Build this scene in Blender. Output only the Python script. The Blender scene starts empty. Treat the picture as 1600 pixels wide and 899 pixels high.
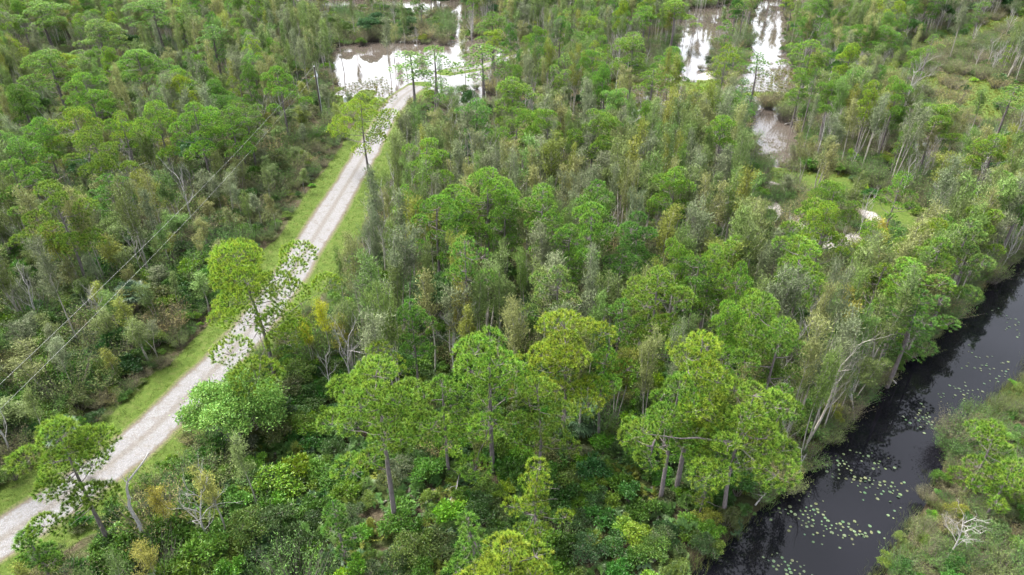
import bpy, math, random
import numpy as np
from mathutils import Vector, Euler
R = math.radians
sc = bpy.context.scene
C = sc.collection

# ------------------------------------------------------------ camera, sky, sun, exposure
CAM_H, PITCH, FPX = 42.0, R(32), 1066.67
cd = bpy.data.cameras.new('camera'); cam = bpy.data.objects.new('camera', cd); C.objects.link(cam)
cam.location = (0, 0, CAM_H); cam.rotation_euler = (math.pi/2 - PITCH, 0, 0)
cd.sensor_width = 36; cd.lens = 24; cd.clip_start = .5; cd.clip_end = 6000
sc.camera = cam
w = bpy.data.worlds.new('World'); sc.world = w; w.use_nodes = True
nt = w.node_tree; nt.nodes.clear()
SUN_EL, SUN_AZ = R(60), R(-60)       # azimuth measured from +Y towards +X
sky = nt.nodes.new('ShaderNodeTexSky'); sky.sky_type = 'NISHITA'; sky.sun_disc = False
sky.sun_elevation = SUN_EL; sky.sun_rotation = SUN_AZ; sky.air_density = 1.0; sky.dust_density = 6.0; sky.ozone_density = 1.0
hs = nt.nodes.new('ShaderNodeHueSaturation'); hs.inputs['Saturation'].default_value = .4
bg = nt.nodes.new('ShaderNodeBackground'); bg.inputs['Strength'].default_value = .115
ow = nt.nodes.new('ShaderNodeOutputWorld')
nt.links.new(sky.outputs[0], hs.inputs['Color'])
# thin overcast: the cloud layer is brightest low over the horizon
tcw = nt.nodes.new('ShaderNodeTexCoord'); sx_ = nt.nodes.new('ShaderNodeSeparateXYZ'); rw = nt.nodes.new('ShaderNodeMapRange'); rw.inputs[1].default_value = .05; rw.inputs[2].default_value = .45; rw.inputs[3].default_value = 2.3; rw.inputs[4].default_value = 1.0
vm = nt.nodes.new('ShaderNodeVectorMath'); vm.operation = 'SCALE'
nt.links.new(tcw.outputs['Generated'], sx_.inputs[0]); nt.links.new(sx_.outputs['Z'], rw.inputs[0]); nt.links.new(hs.outputs[0], vm.inputs[0]); nt.links.new(rw.outputs[0], vm.inputs['Scale']); nt.links.new(vm.outputs[0], bg.inputs['Color']); nt.links.new(bg.outputs[0], ow.inputs[0])
sl = bpy.data.lights.new('sun', 'SUN'); sl.energy = 1.5; sl.angle = R(16); sl.color = (1, .96, .9)
so = bpy.data.objects.new('sun', sl); C.objects.link(so)
sd = Vector((math.cos(SUN_EL)*math.sin(SUN_AZ), math.cos(SUN_EL)*math.cos(SUN_AZ), math.sin(SUN_EL)))
so.rotation_euler = sd.to_track_quat('Z', 'Y').to_euler(); so.location = (0, 0, 80)
vs = sc.view_settings; vs.view_transform = 'Standard'; vs.look = 'None'; vs.gamma = 1; vs.use_curve_mapping = False
vs.exposure = 2.42
sc.cycles.max_bounces = 5; sc.cycles.diffuse_bounces = 3; sc.cycles.glossy_bounces = 2; sc.cycles.transmission_bounces = 3

rng = np.random.default_rng(7); random.seed(7)

# ------------------------------------------------------------ picture <-> ground
cP, sP = math.cos(PITCH), math.sin(PITCH)
def G(px, py, z=0.0):
    """ground point (at height z) seen at a pixel of the 1600 x 899 photograph"""
    dx = (px-800)/FPX; dy = (449.5-py)/FPX
    t = (z-CAM_H)/(-sP + dy*cP)
    return np.array([dx*t, (cP + dy*sP)*t])
def proj(x, y, z=0.0):
    dep = y*cP + (CAM_H-z)*sP
    up = y*sP - (CAM_H-z)*cP
    return 800 + FPX*x/dep, 449.5 - FPX*up/dep, dep

# ------------------------------------------------------------ numpy noise
_perm = rng.random((256, 256))
def vnoise(x, y, s):
    x = np.asarray(x, float)/s + 1000; y = np.asarray(y, float)/s + 1000
    xi = np.floor(x).astype(int); yi = np.floor(y).astype(int); fx = x-xi; fy = y-yi
    fx = fx*fx*(3-2*fx); fy = fy*fy*(3-2*fy)
    g = lambda a, b: _perm[a & 255, b & 255]
    return (g(xi, yi)*(1-fx)+g(xi+1, yi)*fx)*(1-fy) + (g(xi, yi+1)*(1-fx)+g(xi+1, yi+1)*fx)*fy
def fnoise(x, y, s): return (vnoise(x, y, s)*.55 + vnoise(x+37, y+11, s/2.1)*.3 + vnoise(x-9, y+71, s/4.3)*.15)

# ------------------------------------------------------------ object helpers
def link(name, me, mat=None, parent=None):
    if mat is not None and not me.materials: me.materials.append(mat)
    o = bpy.data.objects.new(name, me); C.objects.link(o)
    if parent is not None: o.parent = parent
    return o
def tag(o, label=None, cat=None, group=None, kind=None):
    if label: o['label'] = label
    if cat: o['category'] = cat
    if group: o['group'] = group
    if kind: o['kind'] = kind
    return o
def empty(name, loc=(0, 0, 0), rz=0, s=1):
    o = bpy.data.objects.new(name, None); C.objects.link(o); o.empty_display_size = .3
    o.location = loc; o.rotation_euler = (0, 0, rz); o.scale = (s, s, s) if np.isscalar(s) else s
    return o
class MB:
    """collects vertices, faces and a colour per vertex; builds ONE mesh"""
    def __init__(s): s.v = []; s.f3 = []; s.f4 = []; s.c = []; s.n = 0
    def add(s, v, f3=None, f4=None, c=(1, 1, 1)):
        v = np.asarray(v, np.float32).reshape(-1, 3); k = len(v)
        c = np.asarray(c, np.float32)
        if c.ndim == 1: c = np.tile(c, (k, 1))
        s.v.append(v); s.c.append(c)
        if f3 is not None and len(f3): s.f3.append(np.asarray(f3, np.int32)+s.n)
        if f4 is not None and len(f4): s.f4.append(np.asarray(f4, np.int32)+s.n)
        s.n += k
    def mesh(s, name, smooth=False):
        me = bpy.data.meshes.new(name)
        v = np.concatenate(s.v)
        f3 = np.concatenate(s.f3) if s.f3 else np.zeros((0, 3), np.int32)
        f4 = np.concatenate(s.f4) if s.f4 else np.zeros((0, 4), np.int32)
        me.vertices.add(len(v)); me.vertices.foreach_set('co', v.ravel())
        me.loops.add(f3.size+f4.size); me.loops.foreach_set('vertex_index', np.concatenate([f3.ravel(), f4.ravel()]))
        me.polygons.add(len(f3)+len(f4))
        st = np.concatenate([np.arange(len(f3))*3, f3.size+np.arange(len(f4))*4]).astype(np.int32)
        me.polygons.foreach_set('loop_start', st)
        me.polygons.foreach_set('use_smooth', np.full(len(st), smooth))
        me.update(calc_edges=True)
        a = me.color_attributes.new('tint', 'FLOAT_COLOR', 'POINT')
        c = np.concatenate([np.concatenate(s.c), np.ones((s.n, 1), np.float32)], 1)
        a.data.foreach_set('color', c.ravel())
        return me
def nrm(a): return a/np.maximum(np.linalg.norm(a, axis=-1, keepdims=True), 1e-9)
def tube(mb, pts, rad, n=5, c=(1, 1, 1)):
    pts = np.asarray(pts, float); m = len(pts); rad = np.broadcast_to(rad, (m,))
    t = nrm(np.gradient(pts, axis=0)); ref = np.array([0, 0, 1.]) if abs(t[0, 2]) < .8 else np.array([1., 0, 0])
    u = nrm(np.cross(t, ref)); v = np.cross(t, u)
    a = np.arange(n)*2*math.pi/n
    ring = pts[:, None] + rad[:, None, None]*(u[:, None]*np.cos(a)[None, :, None] + v[:, None]*np.sin(a)[None, :, None])
    V = ring.reshape(-1, 3); i = np.arange(m-1)[:, None]*n; j = np.arange(n)[None]; k = (j+1) % n
    F = np.stack([i+j, i+k, i+n+k, i+n+j], -1).reshape(-1, 4)
    mb.add(V, f4=F, c=c)
def rdir(n, g=None):
    g = g or rng
    return nrm(g.normal(size=(n, 3)))
def blades(mb, p, d, L, W, c0, c1, g):
    """thin triangles: p base, d direction, tip colour c1"""
    n = len(p); side = nrm(np.cross(d, rdir(n, g)))*(np.asarray(W).reshape(-1, 1)/2)
    V = np.stack([p-side, p+side, p+d*np.asarray(L).reshape(-1, 1)], 1).reshape(-1, 3)
    c0 = np.broadcast_to(c0, (n, 3)); c1 = np.broadcast_to(c1, (n, 3))
    mb.add(V, f3=np.arange(n*3).reshape(-1, 3), c=np.stack([c0, c0, c1], 1).reshape(-1, 3))
def leaves(mb, p, d, L, W, c, g):
    """diamond leaves folded a little"""
    n = len(p); s = nrm(np.cross(d, rdir(n, g))); up = np.cross(s, d)
    L = np.broadcast_to(np.asarray(L, float), (n,))[:, None]; W = np.broadcast_to(np.asarray(W, float), (n,))[:, None]
    V = np.stack([p, p+d*L*.45+s*W/2+up*W*.12, p+d*L, p+d*L*.45-s*W/2+up*W*.12], 1).reshape(-1, 3)
    c = np.broadcast_to(c, (n, 3))
    mb.add(V, f4=np.arange(n*4).reshape(-1, 4), c=np.repeat(c, 4, 0))

# ------------------------------------------------------------ materials
def mat(name):
    m = bpy.data.materials.new(name); m.use_nodes = True; t = m.node_tree; t.nodes.clear()
    o = t.nodes.new('ShaderNodeOutputMaterial'); return m, t, o
def nn(t, typ, **k):
    n = t.nodes.new(typ)
    for a, b in k.items(): setattr(n, a, b)
    return n
def mixc(t, fac, a, b, mode='MIX'):
    n = nn(t, 'ShaderNodeMix', data_type='RGBA', blend_type=mode)
    for s, v in ((n.inputs[0], fac), (n.inputs[6], a), (n.inputs[7], b)):
        if isinstance(v, (int, float)): s.default_value = v
        elif isinstance(v, tuple): s.default_value = v+(1,) if len(v) == 3 else v
        else: t.links.new(v, s)
    return n.outputs[2]
def noise(t, scale, detail=3, vec=None, rough=.6):
    n = nn(t, 'ShaderNodeTexNoise'); n.inputs['Scale'].default_value = scale; n.inputs['Detail'].default_value = detail; n.inputs['Roughness'].default_value = rough
    if vec is not None: t.links.new(vec, n.inputs['Vector'])
    return n.outputs[0]
def ramp(t, fac, *stops):
    n = nn(t, 'ShaderNodeValToRGB'); e = n.color_ramp.elements
    while len(e) < len(stops): e.new(.5)
    for x, (p, c) in zip(e, stops): x.position = p; x.color = tuple(c)+(1,) if not np.isscalar(c) else (c, c, c, 1)
    t.links.new(fac, n.inputs[0]); return n.outputs[0]
def leaf_mat(name, transl=.3, rough=.55, spec=.25, hue=.02, val=.25):
    m, t, o = mat(name)
    at = nn(t, 'ShaderNodeAttribute', attribute_name='tint')
    oc = nn(t, 'ShaderNodeAttribute', attribute_type='INSTANCER', attribute_name='color')
    col = mixc(t, 1.0, at.outputs['Color'], oc.outputs['Color'], 'MULTIPLY')
    oi = nn(t, 'ShaderNodeObjectInfo')
    h = nn(t, 'ShaderNodeHueSaturation')
    mr = nn(t, 'ShaderNodeMapRange'); mr.inputs[3].default_value = .5-hue; mr.inputs[4].default_value = .5+hue
    t.links.new(oi.outputs['Random'], mr.inputs[0]); t.links.new(mr.outputs[0], h.inputs['Hue'])
    mv = nn(t, 'ShaderNodeMath', operation='MULTIPLY'); mv.inputs[1].default_value = 7.31; t.links.new(oi.outputs['Random'], mv.inputs[0])
    fr = nn(t, 'ShaderNodeMath', operation='FRACT'); t.links.new(mv.outputs[0], fr.inputs[0])
    m2 = nn(t, 'ShaderNodeMapRange'); m2.inputs[3].default_value = 1-val; m2.inputs[4].default_value = 1+val
    t.links.new(fr.outputs[0], m2.inputs[0]); t.links.new(m2.outputs[0], h.inputs['Value']); t.links.new(col, h.inputs['Color'])
    p = nn(t, 'ShaderNodeBsdfPrincipled'); p.inputs['Roughness'].default_value = rough; p.inputs['Specular IOR Level'].default_value = spec
    t.links.new(h.outputs[0], p.inputs['Base Color'])
    tr = nn(t, 'ShaderNodeBsdfTranslucent'); t.links.new(h.outputs[0], tr.inputs['Color'])
    mx = nn(t, 'ShaderNodeMixShader'); mx.inputs[0].default_value = transl
    t.links.new(p.outputs[0], mx.inputs[1]); t.links.new(tr.outputs[0], mx.inputs[2]); t.links.new(mx.outputs[0], o.inputs[0])
    return m
M = {}
M['needle'] = leaf_mat('pine_needles', .35, .5, .3, .012, .15)
M['leaf'] = leaf_mat('broad_leaves', .3, .45, .35, .02, .22)
M['fine'] = leaf_mat('fine_leaves', .3, .6, .2, .015, .18)
M['grass'] = leaf_mat('grass_blades', .3, .6, .2, .01, .1)
M['pad'] = leaf_mat('lily_pad_leaf', .05, .35, .5, .03, .25)
def bark_mat(name, a, b, scale=2.2):
    m, t, o = mat(name)
    tc = nn(t, 'ShaderNodeTexCoord'); mp = nn(t, 'ShaderNodeMapping'); mp.inputs['Scale'].default_value = (4, 4, 1)
    t.links.new(tc.outputs['Object'], mp.inputs[0])
    f = noise(t, scale, 5, mp.outputs[0], .7)
    c = ramp(t, f, (.3, a), (.7, b))
    at = nn(t, 'ShaderNodeAttribute', attribute_name='tint'); oc = nn(t, 'ShaderNodeAttribute', attribute_type='INSTANCER', attribute_name='color')
    c = mixc(t, 1.0, c, at.outputs['Color'], 'MULTIPLY')
    p = nn(t, 'ShaderNodeBsdfPrincipled'); p.inputs['Roughness'].default_value = .85; p.inputs['Specular IOR Level'].default_value = .2
    b_ = nn(t, 'ShaderNodeBump'); b_.inputs['Strength'].default_value = .5; b_.inputs['Distance'].default_value = .05
    t.links.new(f, b_.inputs['Height']); t.links.new(b_.outputs[0], p.inputs['Normal'])
    t.links.new(c, p.inputs['Base Color']); t.links.new(p.outputs[0], o.inputs[0]); return m
M['pine_bark'] = bark_mat('pine_bark', (.07, .06, .06), (.18, .155, .155))
M['pale_bark'] = bark_mat('pale_bark', (.16, .145, .13), (.36, .34, .3))
M['dead_wood'] = bark_mat('dead_wood', (.19, .183, .176), (.4, .385, .37))
M['twig'] = bark_mat('twig_wood', (.08, .07, .058), (.17, .15, .13))

# ------------------------------------------------------------ layout of the setting
def W(pts, z=0): return np.array([G(a, b, z) for a, b in pts])
def seg_dist(P, line):
    """distance, signed side and arc length along a polyline"""
    P = np.asarray(P, float).reshape(-1, 2); best = np.full(len(P), 1e9); side = np.zeros(len(P)); arc = np.zeros(len(P)); acc = 0
    for a, b in zip(line[:-1], line[1:]):
        d = b-a; L = np.hypot(*d); d = d/L; r = P-a; t = np.clip(r@d, 0, L); q = r-t[:, None]*d
        k = np.hypot(q[:, 0], q[:, 1]); m = k < best
        best[m] = k[m]; side[m] = np.sign(d[1]*r[m, 0]-d[0]*r[m, 1]); arc[m] = acc+t[m]; acc += L
    return best, side, arc
ROAD = np.array([(-52, 12), (-43, 24), (-37.3, 32.5), (-34.6, 36.8), (-31.9, 42), (-29.2, 51), (-27.4, 60), (-26.5, 70), (-25.8, 84), (-24.9, 106), (-24.2, 134), (-23.2, 143), (-20.5, 152)])
BRANCH = np.array([(-15, 163), (-6, 169), (5, 183), (18, 205), (34, 240), (46, 268), (60, 300)])
CN = np.array([.671, -.742]); CD = np.array([.742, .671])
def canal_sd(x, y):
    """metres inside the canal's water edge (positive in the water)"""
    s = x*CN[0]+y*CN[1]; l = x*CD[0]+y*CD[1]
    left = -13.1 + (vnoise(l, 3, 6)-.5)*1.4 + (vnoise(l, 9, 1.9)-.5)*.5
    left = left + .7*np.clip((28-l)/12, 0, 1)
    right = -5.9 + (vnoise(l, 55, 7)-.5)*1.8 + (vnoise(l, 40, 1.7)-.5)*.6 + np.clip((l-70)/30, 0, 1)*1.5
    return np.minimum(s-left, right-s)
def poly(*p): return np.array(p, float)
PUD = [poly((515, 74), (600, 62), (690, 66), (775, 50), (800, 70), (760, 100), (765, 122), (690, 134), (640, 132), (606, 156), (585, 130), (545, 140), (522, 116)),
       poly((425, -6), (725, -6), (722, 12), (640, 16), (600, 8), (560, 14), (500, 12)), poly((706, 10), (726, 10), (724, 72), (708, 76)),
       poly((1070, 12), (1150, 4), (1146, 38), (1118, 58), (1102, 96), (1076, 122), (1056, 80), (1060, 38)),
       poly((1184, -8), (1226, -8), (1232, 36), (1216, 66), (1238, 98), (1214, 118), (1166, 114), (1172, 68), (1172, 36)),
       poly((1130, 118), (1230, 112), (1228, 134), (1132, 136)), poly((1176, 160), (1204, 164), (1246, 200), (1240, 252), (1214, 248), (1178, 220)),
       poly((1372, 262), (1396, 254), (1402, 276), (1376, 282)), poly((735, 135), (778, 150), (772, 165), (740, 160)), poly((700, 140), (722, 150), (720, 170), (704, 168)),
       poly((228, 58), (252, 62), (246, 78), (230, 76)), poly((380, 232), (396, 238), (398, 258), (384, 254)), poly((332, 288), (346, 288), (345, 304), (334, 302)),
       poly((240, 306), (254, 318), (250, 328), (240, 324)), poly((1425, 200), (1465, 206), (1462, 240), (1428, 240)), poly((1380, 150), (1418, 162), (1412, 175), (1382, 166)),
       poly((800, 92), (842, 88), (838, 106), (806, 108)), poly((1255, 5), (1300, 0), (1300, 20), (1262, 26)), poly((960, 168), (1000, 176), (995, 186), (962, 180)),
       poly((140, 105), (155, 105), (155, 116), (142, 116)), poly((1220, -8), (1330, -8), (1330, 4), (1240, 6)), poly((1000, 140), (1050, 138), (1050, 150), (1004, 152))]
SANDP = [poly((1172, 296), (1215, 318), (1250, 330), (1262, 352), (1230, 346), (1190, 326)), poly((1200, 345), (1248, 352), (1300, 372), (1346, 366), (1362, 345), (1330, 312), (1352, 312), (1378, 345), (1352, 380), (1300, 386), (1244, 372), (1200, 358)),
         poly((1040, 140), (1240, 138), (1250, 108), (1040, 116)), poly((940, 155), (1005, 160), (1050, 175), (1000, 192), (945, 184)),
         poly((1190, 250), (1300, 268), (1300, 300), (1200, 290))]
GRASSP = [poly((1410, 70), (1520, 42), (1620, 0), (1620, 28), (1530, 58), (1450, 84), (1436, 112), (1530, 120), (1620, 138), (1620, 180), (1545, 188), (1484, 164), (1418, 122)),
          poly((1190, 255), (1300, 262), (1400, 300), (1450, 345), (1430, 372), (1370, 330), (1290, 300), (1200, 290)), poly((940, 120), (1180, 128), (1190, 160), (1060, 172), (1000, 196), (930, 190)),
          poly((520, 135), (600, 120), (620, 150), (600, 178), (520, 180)), poly((1180, 110), (1260, 110), (1260, 165), (1180, 160))]
def inpoly(px, py, P):
    x = np.asarray(px); y = np.asarray(py); r = np.zeros(x.shape, bool); n = len(P)
    for i in range(n):
        (x1, y1), (x2, y2) = P[i], P[(i+1) % n]
        c = ((y1 > y) != (y2 > y)) & (x < (x2-x1)*(y-y1)/((y2-y1) if y2 != y1 else 1e-9)+x1); r ^= c
    return r
def pdist_in(px, py, P):
    """signed pixel distance to a polygon, positive inside"""
    d = np.full(np.shape(px), 1e9); n = len(P)
    for i in range(n):
        a = P[i]; b = P[(i+1) % n]; e = b-a; L2 = max(e@e, 1e-9)
        t = np.clip(((px-a[0])*e[0]+(py-a[1])*e[1])/L2, 0, 1)
        # a pixel down covers more metres than a pixel across: weight the rows
        d = np.minimum(d, np.hypot(px-a[0]-t*e[0], 2.0*(py-a[1]-t*e[1])))
    return np.where(inpoly(px, py, P), d, -d)
def field(x, y, polys, nz=9, s=4):
    px, py, dep = proj(x, y, 0)
    f = np.full(np.shape(x), -1e9)
    for P in polys: f = np.maximum(f, pdist_in(px, py, P))
    return f*dep/FPX + (fnoise(x, y, s)-.5)*nz*.5        # metres, noisy edge

# ground sheet: fine grid where the picture looks, coarse to the horizon
def axis(lo, hi, step, far):
    a = np.arange(lo, hi+step, step); out = []; d = step; x = hi
    while x < far: d *= 1.35; x += d; out.append(x)
    neg = []; d = step; x = lo
    while x > -far: d *= 1.35; x -= d; neg.append(x)
    return np.concatenate([neg[::-1], a, out])
gx = axis(-150, 165, .85, 1500); gy = axis(20, 275, .7, 1500)
X, Y = np.meshgrid(gx, gy)
vis = (Y > 15) & (Y < 300) & (np.abs(X) < 220)
wet = np.where(vis, field(X, Y, PUD, 7, 5)+(fnoise(X, Y, 1.8)-.5)*2.6+2.0+2.6*np.clip((Y-150)/50, 0, 1), -30)
spots = (fnoise(X+50, Y, 8)-.64)*30; wet = np.where(vis & (((X < -45) & (Y > 85)) | (Y > 190)), np.maximum(wet, spots), wet)
sand = np.where(vis, field(X, Y, SANDP, 7, 5)+.5, -30)
gras = np.where(vis, field(X, Y, GRASSP, 10, 6), -30)
rd, rs, _ = seg_dist(np.stack([X.ravel(), Y.ravel()], 1), ROAD); rd = rd.reshape(X.shape); rs = rs.reshape(X.shape)
bd, _, _ = seg_dist(np.stack([X.ravel(), Y.ravel()], 1), BRANCH); bd = bd.reshape(X.shape)
csd = canal_sd(X, Y)
Z = np.zeros_like(X)
Z -= np.clip(csd+1.0, 0, 1.6)/1.0*1.0
Z -= .35*np.clip((wet+.6)/1.2, 0, 1)*np.clip((np.minimum(rd, bd)-2.6)/.8, 0, 1)
Z -= .13*np.exp(-((rd-5.6)/.55)**2)*(rs < 0)*(Y < 140)*(Y > 20)
dl = rd-4.2; 
verge = np.clip((5.9 + (fnoise(X, Y, 5)-.5)*2.5 - rd)/1.0, 0, 1)
verge = np.maximum(verge, np.clip((4.0-bd)/.8, 0, 1))
far_open = np.zeros_like(X)
gm = MB()
nx, ny = len(gx), len(gy)
i = (np.arange(ny-1)[:, None]*nx + np.arange(nx-1)[None]).ravel()
col = np.stack([np.maximum(verge, np.clip(gras/1.2+.5, 0, 1)), np.maximum(np.clip(sand/2+.5, 0, 1), np.clip((wet+.9)/1.2, 0, 1)*.75), np.clip(1+csd/2.5, 0, 1)], -1)
gm.add(np.stack([X, Y, Z], -1), f4=np.stack([i, i+1, i+1+nx, i+nx], 1), c=col.reshape(-1, 3))
m, t, o = mat('forest_floor')
tc = nn(t, 'ShaderNodeTexCoord'); ob = tc.outputs['Object']
at = nn(t, 'ShaderNodeAttribute', attribute_name='tint'); sp = nn(t, 'ShaderNodeSeparateColor'); t.links.new(at.outputs['Color'], sp.inputs[0])
n1 = noise(t, .35, 6, ob, .65); n2 = noise(t, 3.5, 6, ob, .7); n3 = noise(t, 1.1, 5, ob, .7); n4 = noise(t, 14, 4, ob, .7)
litter = ramp(t, n2, (.3, (.026, .021, .014)), (.5, (.055, .044, .028)), (.68, (.11, .095, .065)))
moss = ramp(t, n2, (.3, (.02, .032, .01)), (.7, (.065, .09, .025)))
base = mixc(t, ramp(t, n1, (.45, 0), (.6, 1)), litter, moss)
gr = ramp(t, n3, (.25, (.04, .068, .012)), (.5, (.068, .105, .018)), (.75, (.11, .115, .04)))
gr = mixc(t, ramp(t, n4, (.3, 0.), (.7, .55)), gr, (.03, .05, .01))
sa = ramp(t, n2, (.28, (.09, .08, .06)), (.45, (.2, .185, .17)), (.7, (.5, .475, .46)))
def soft(f, amt):
    a = nn(t, 'ShaderNodeMath', operation='ADD'); t.links.new(f, a.inputs[0])
    b = nn(t, 'ShaderNodeMath', operation='MULTIPLY_ADD'); t.links.new(n3, b.inputs[0]); b.inputs[1].default_value = amt; b.inputs[2].default_value = -amt/2
    t.links.new(b.outputs[0], a.inputs[1]); return ramp(t, a.outputs[0], (.35, 0), (.65, 1))
c = mixc(t, soft(sp.outputs[1], 1.0), base, sa)
c = mixc(t, soft(sp.outputs[0], .8), c, gr)
c = mixc(t, sp.outputs[2], c, (.035, .026, .018))
p = nn(t, 'ShaderNodeBsdfPrincipled'); p.inputs['Roughness'].default_value = .95; p.inputs['Specular IOR Level'].default_value = .1
bu = nn(t, 'ShaderNodeBump'); bu.inputs['Strength'].default_value = .8; bu.inputs['Distance'].default_value = .12
t.links.new(n4, bu.inputs['Height']); t.links.new(bu.outputs[0], p.inputs['Normal']); t.links.new(c, p.inputs['Base Color']); t.links.new(p.outputs[0], o.inputs[0])
tag(link('ground', gm.mesh('ground', True), m), 'flat forest floor of litter, moss, grass and pale sand', None, None, 'structure')

# water
def water_mat(name, colr, rough, bump, sc_):
    m, t, o = mat(name); p = nn(t, 'ShaderNodeBsdfPrincipled'); p.inputs['Base Color'].default_value = colr+(1,)
    p.inputs['Roughness'].default_value = rough; p.inputs['IOR'].default_value = 1.333; p.inputs['Specular IOR Level'].default_value = .5
    tc = nn(t, 'ShaderNodeTexCoord'); b = nn(t, 'ShaderNodeBump'); b.inputs['Strength'].default_value = bump; b.inputs['Distance'].default_value = .02
    t.links.new(noise(t, sc_, 3, tc.outputs['Object']), b.inputs['Height']); t.links.new(b.outputs[0], p.inputs['Normal'])
    t.links.new(p.outputs[0], o.inputs[0]); return m
def sheet(name, pts, z, mt, label):
    b = MB(); b.add([(x, y, z) for x, y in pts], f4=[(0, 1, 2, 3)]); return tag(link(name, b.mesh(name), mt), label, None, None, 'structure')
def canal_pt(l, s): return CD*l + CN*s
sheet('canal_water', [canal_pt(-60, -18), canal_pt(-60, -1), canal_pt(400, -1), canal_pt(400, -18)], -.52, water_mat('dark_water', (.005, .005, .007), .015, .03, 1.5), 'dark still canal water reflecting the bank trees')
sheet('flood_water', [(-200, 60), (42, 60), (340, 330), (-200, 330)], -.16, water_mat('shallow_water', (.06, .05, .042), .03, .02, .8), 'shallow bright standing water in the forest clearings')

# road
def road_mesh(line, half, name, z, mt, label, cols=15):
    # resample the centre line smoothly
    L = np.concatenate([[0], np.cumsum(np.hypot(*np.diff(line, axis=0).T))]); s = np.arange(0, L[-1], .6)
    px = np.interp(s, L, line[:, 0]); py = np.interp(s, L, line[:, 1])
    k = np.hanning(15); k /= k.sum(); pad = lambda a: np.convolve(np.pad(a, 7, 'edge'), k, 'valid'); px = pad(px); py = pad(py)
    tx = np.gradient(px); ty = np.gradient(py); q = np.hypot(tx, ty); tx /= q; ty /= q
    u = np.linspace(-1, 1, cols)
    wob = 1+(vnoise(s, 5, 3)-.5)*.25
    XX = px[:, None]+ty[:, None]*u*half*wob[:, None]; YY = py[:, None]-tx[:, None]*u*half*wob[:, None]
    V = np.stack([XX, YY, np.full_like(XX, z)], -1); n = len(s)
    i = (np.arange(n-1)[:, None]*cols+np.arange(cols-1)[None]).ravel()
    b = MB(); cc = np.stack([np.broadcast_to(u*.5+.5, XX.shape), np.broadcast_to(s[:, None]/200, XX.shape), XX*0], -1)
    b.add(V, f4=np.stack([i, i+1, i+1+cols, i+cols], 1), c=cc.reshape(-1, 3))
    return tag(link(name, b.mesh(name), mt), label, None, None, 'structure')
m, t, o = mat('white_gravel')
tc = nn(t, 'ShaderNodeTexCoord'); ob = tc.outputs['Object']
at = nn(t, 'ShaderNodeAttribute', attribute_name='tint'); sp = nn(t, 'ShaderNodeSeparateColor'); t.links.new(at.outputs['Color'], sp.inputs[0])
vo = nn(t, 'ShaderNodeTexVoronoi'); vo.inputs['Scale'].default_value = 8.5; t.links.new(ob, vo.inputs['Vector'])
vo2 = nn(t, 'ShaderNodeTexVoronoi'); vo2.inputs['Scale'].default_value = 13; t.links.new(ob, vo2.inputs['Vector'])
gq = ramp(t, vo.outputs['Color'], (0, (.135, .139, .145)), (.5, (.168, .173, .18)), (1, (.208, .212, .22)))
gq = mixc(t, ramp(t, vo2.outputs['Distance'], (.25, 0), (.6, .6)), gq, (.1, .09, .085))
nb = noise(t, .9, 5, ob, .7); nf = noise(t, 4.5, 5, ob, .75)
dirt = ramp(t, nf, (.3, (.05, .042, .03)), (.5, (.09, .078, .06)), (.7, (.135, .122, .1)))
weed = ramp(t, nf, (.35, (.04, .06, .014)), (.65, (.1, .105, .04)))
# |u| profile: tracks, middle strip and ragged outer edge
ab = nn(t, 'ShaderNodeMath', operation='SUBTRACT'); ab.inputs[1].default_value = .5; t.links.new(sp.outputs[0], ab.inputs[0])
aa = nn(t, 'ShaderNodeMath', operation='ABSOLUTE'); t.links.new(ab.outputs[0], aa.inputs[0])
def addn(src, nz, amt):
    b = nn(t, 'ShaderNodeMath', operation='MULTIPLY_ADD'); t.links.new(nz, b.inputs[0]); b.inputs[1].default_value = amt; b.inputs[2].default_value = -amt/2
    a = nn(t, 'ShaderNodeMath', operation='ADD'); t.links.new(src, a.inputs[0]); t.links.new(b.outputs[0], a.inputs[1]); return a.outputs[0]
edge = ramp(t, addn(addn(aa.outputs[0], nb, .16), nf, .16), (.34, 0), (.39, 1))
mid = ramp(t, addn(addn(aa.outputs[0], nb, .12), nf, .2), (.03, .55), (.1, 0))
gq = mixc(t, ramp(t, nf, (.5, 0), (.72, .5)), gq, (.15, .135, .12)); gq = mixc(t, ramp(t, nb, (.52, 0), (.66, .6)), gq, dirt)
c = mixc(t, mid, gq, dirt); c = mixc(t, edge, c, dirt)
edge2 = ramp(t, addn(addn(aa.outputs[0], nb, .12), nf, .1), (.41, 0), (.46, 1))
c = mixc(t, edge2, c, weed)
p = nn(t, 'ShaderNodeBsdfPrincipled'); p.inputs['Roughness'].default_value = .9; p.inputs['Specular IOR Level'].default_value = .15
bu = nn(t, 'ShaderNodeBump'); bu.inputs['Strength'].default_value = .7; bu.inputs['Distance'].default_value = .05
t.links.new(vo2.outputs['Distance'], bu.inputs['Height']); t.links.new(bu.outputs[0], p.inputs['Normal']); t.links.new(c, p.inputs['Base Color']); t.links.new(p.outputs[0], o.inputs[0])
M['gravel'] = m
road_mesh(ROAD, 2.45, 'gravel_road', .012, m, 'white gravel road with two wheel tracks and a weedy middle')
road_mesh(BRANCH, 1.8, 'gravel_side_road', .018, m, 'pale gravel side road bending right beyond the junction')

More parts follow.
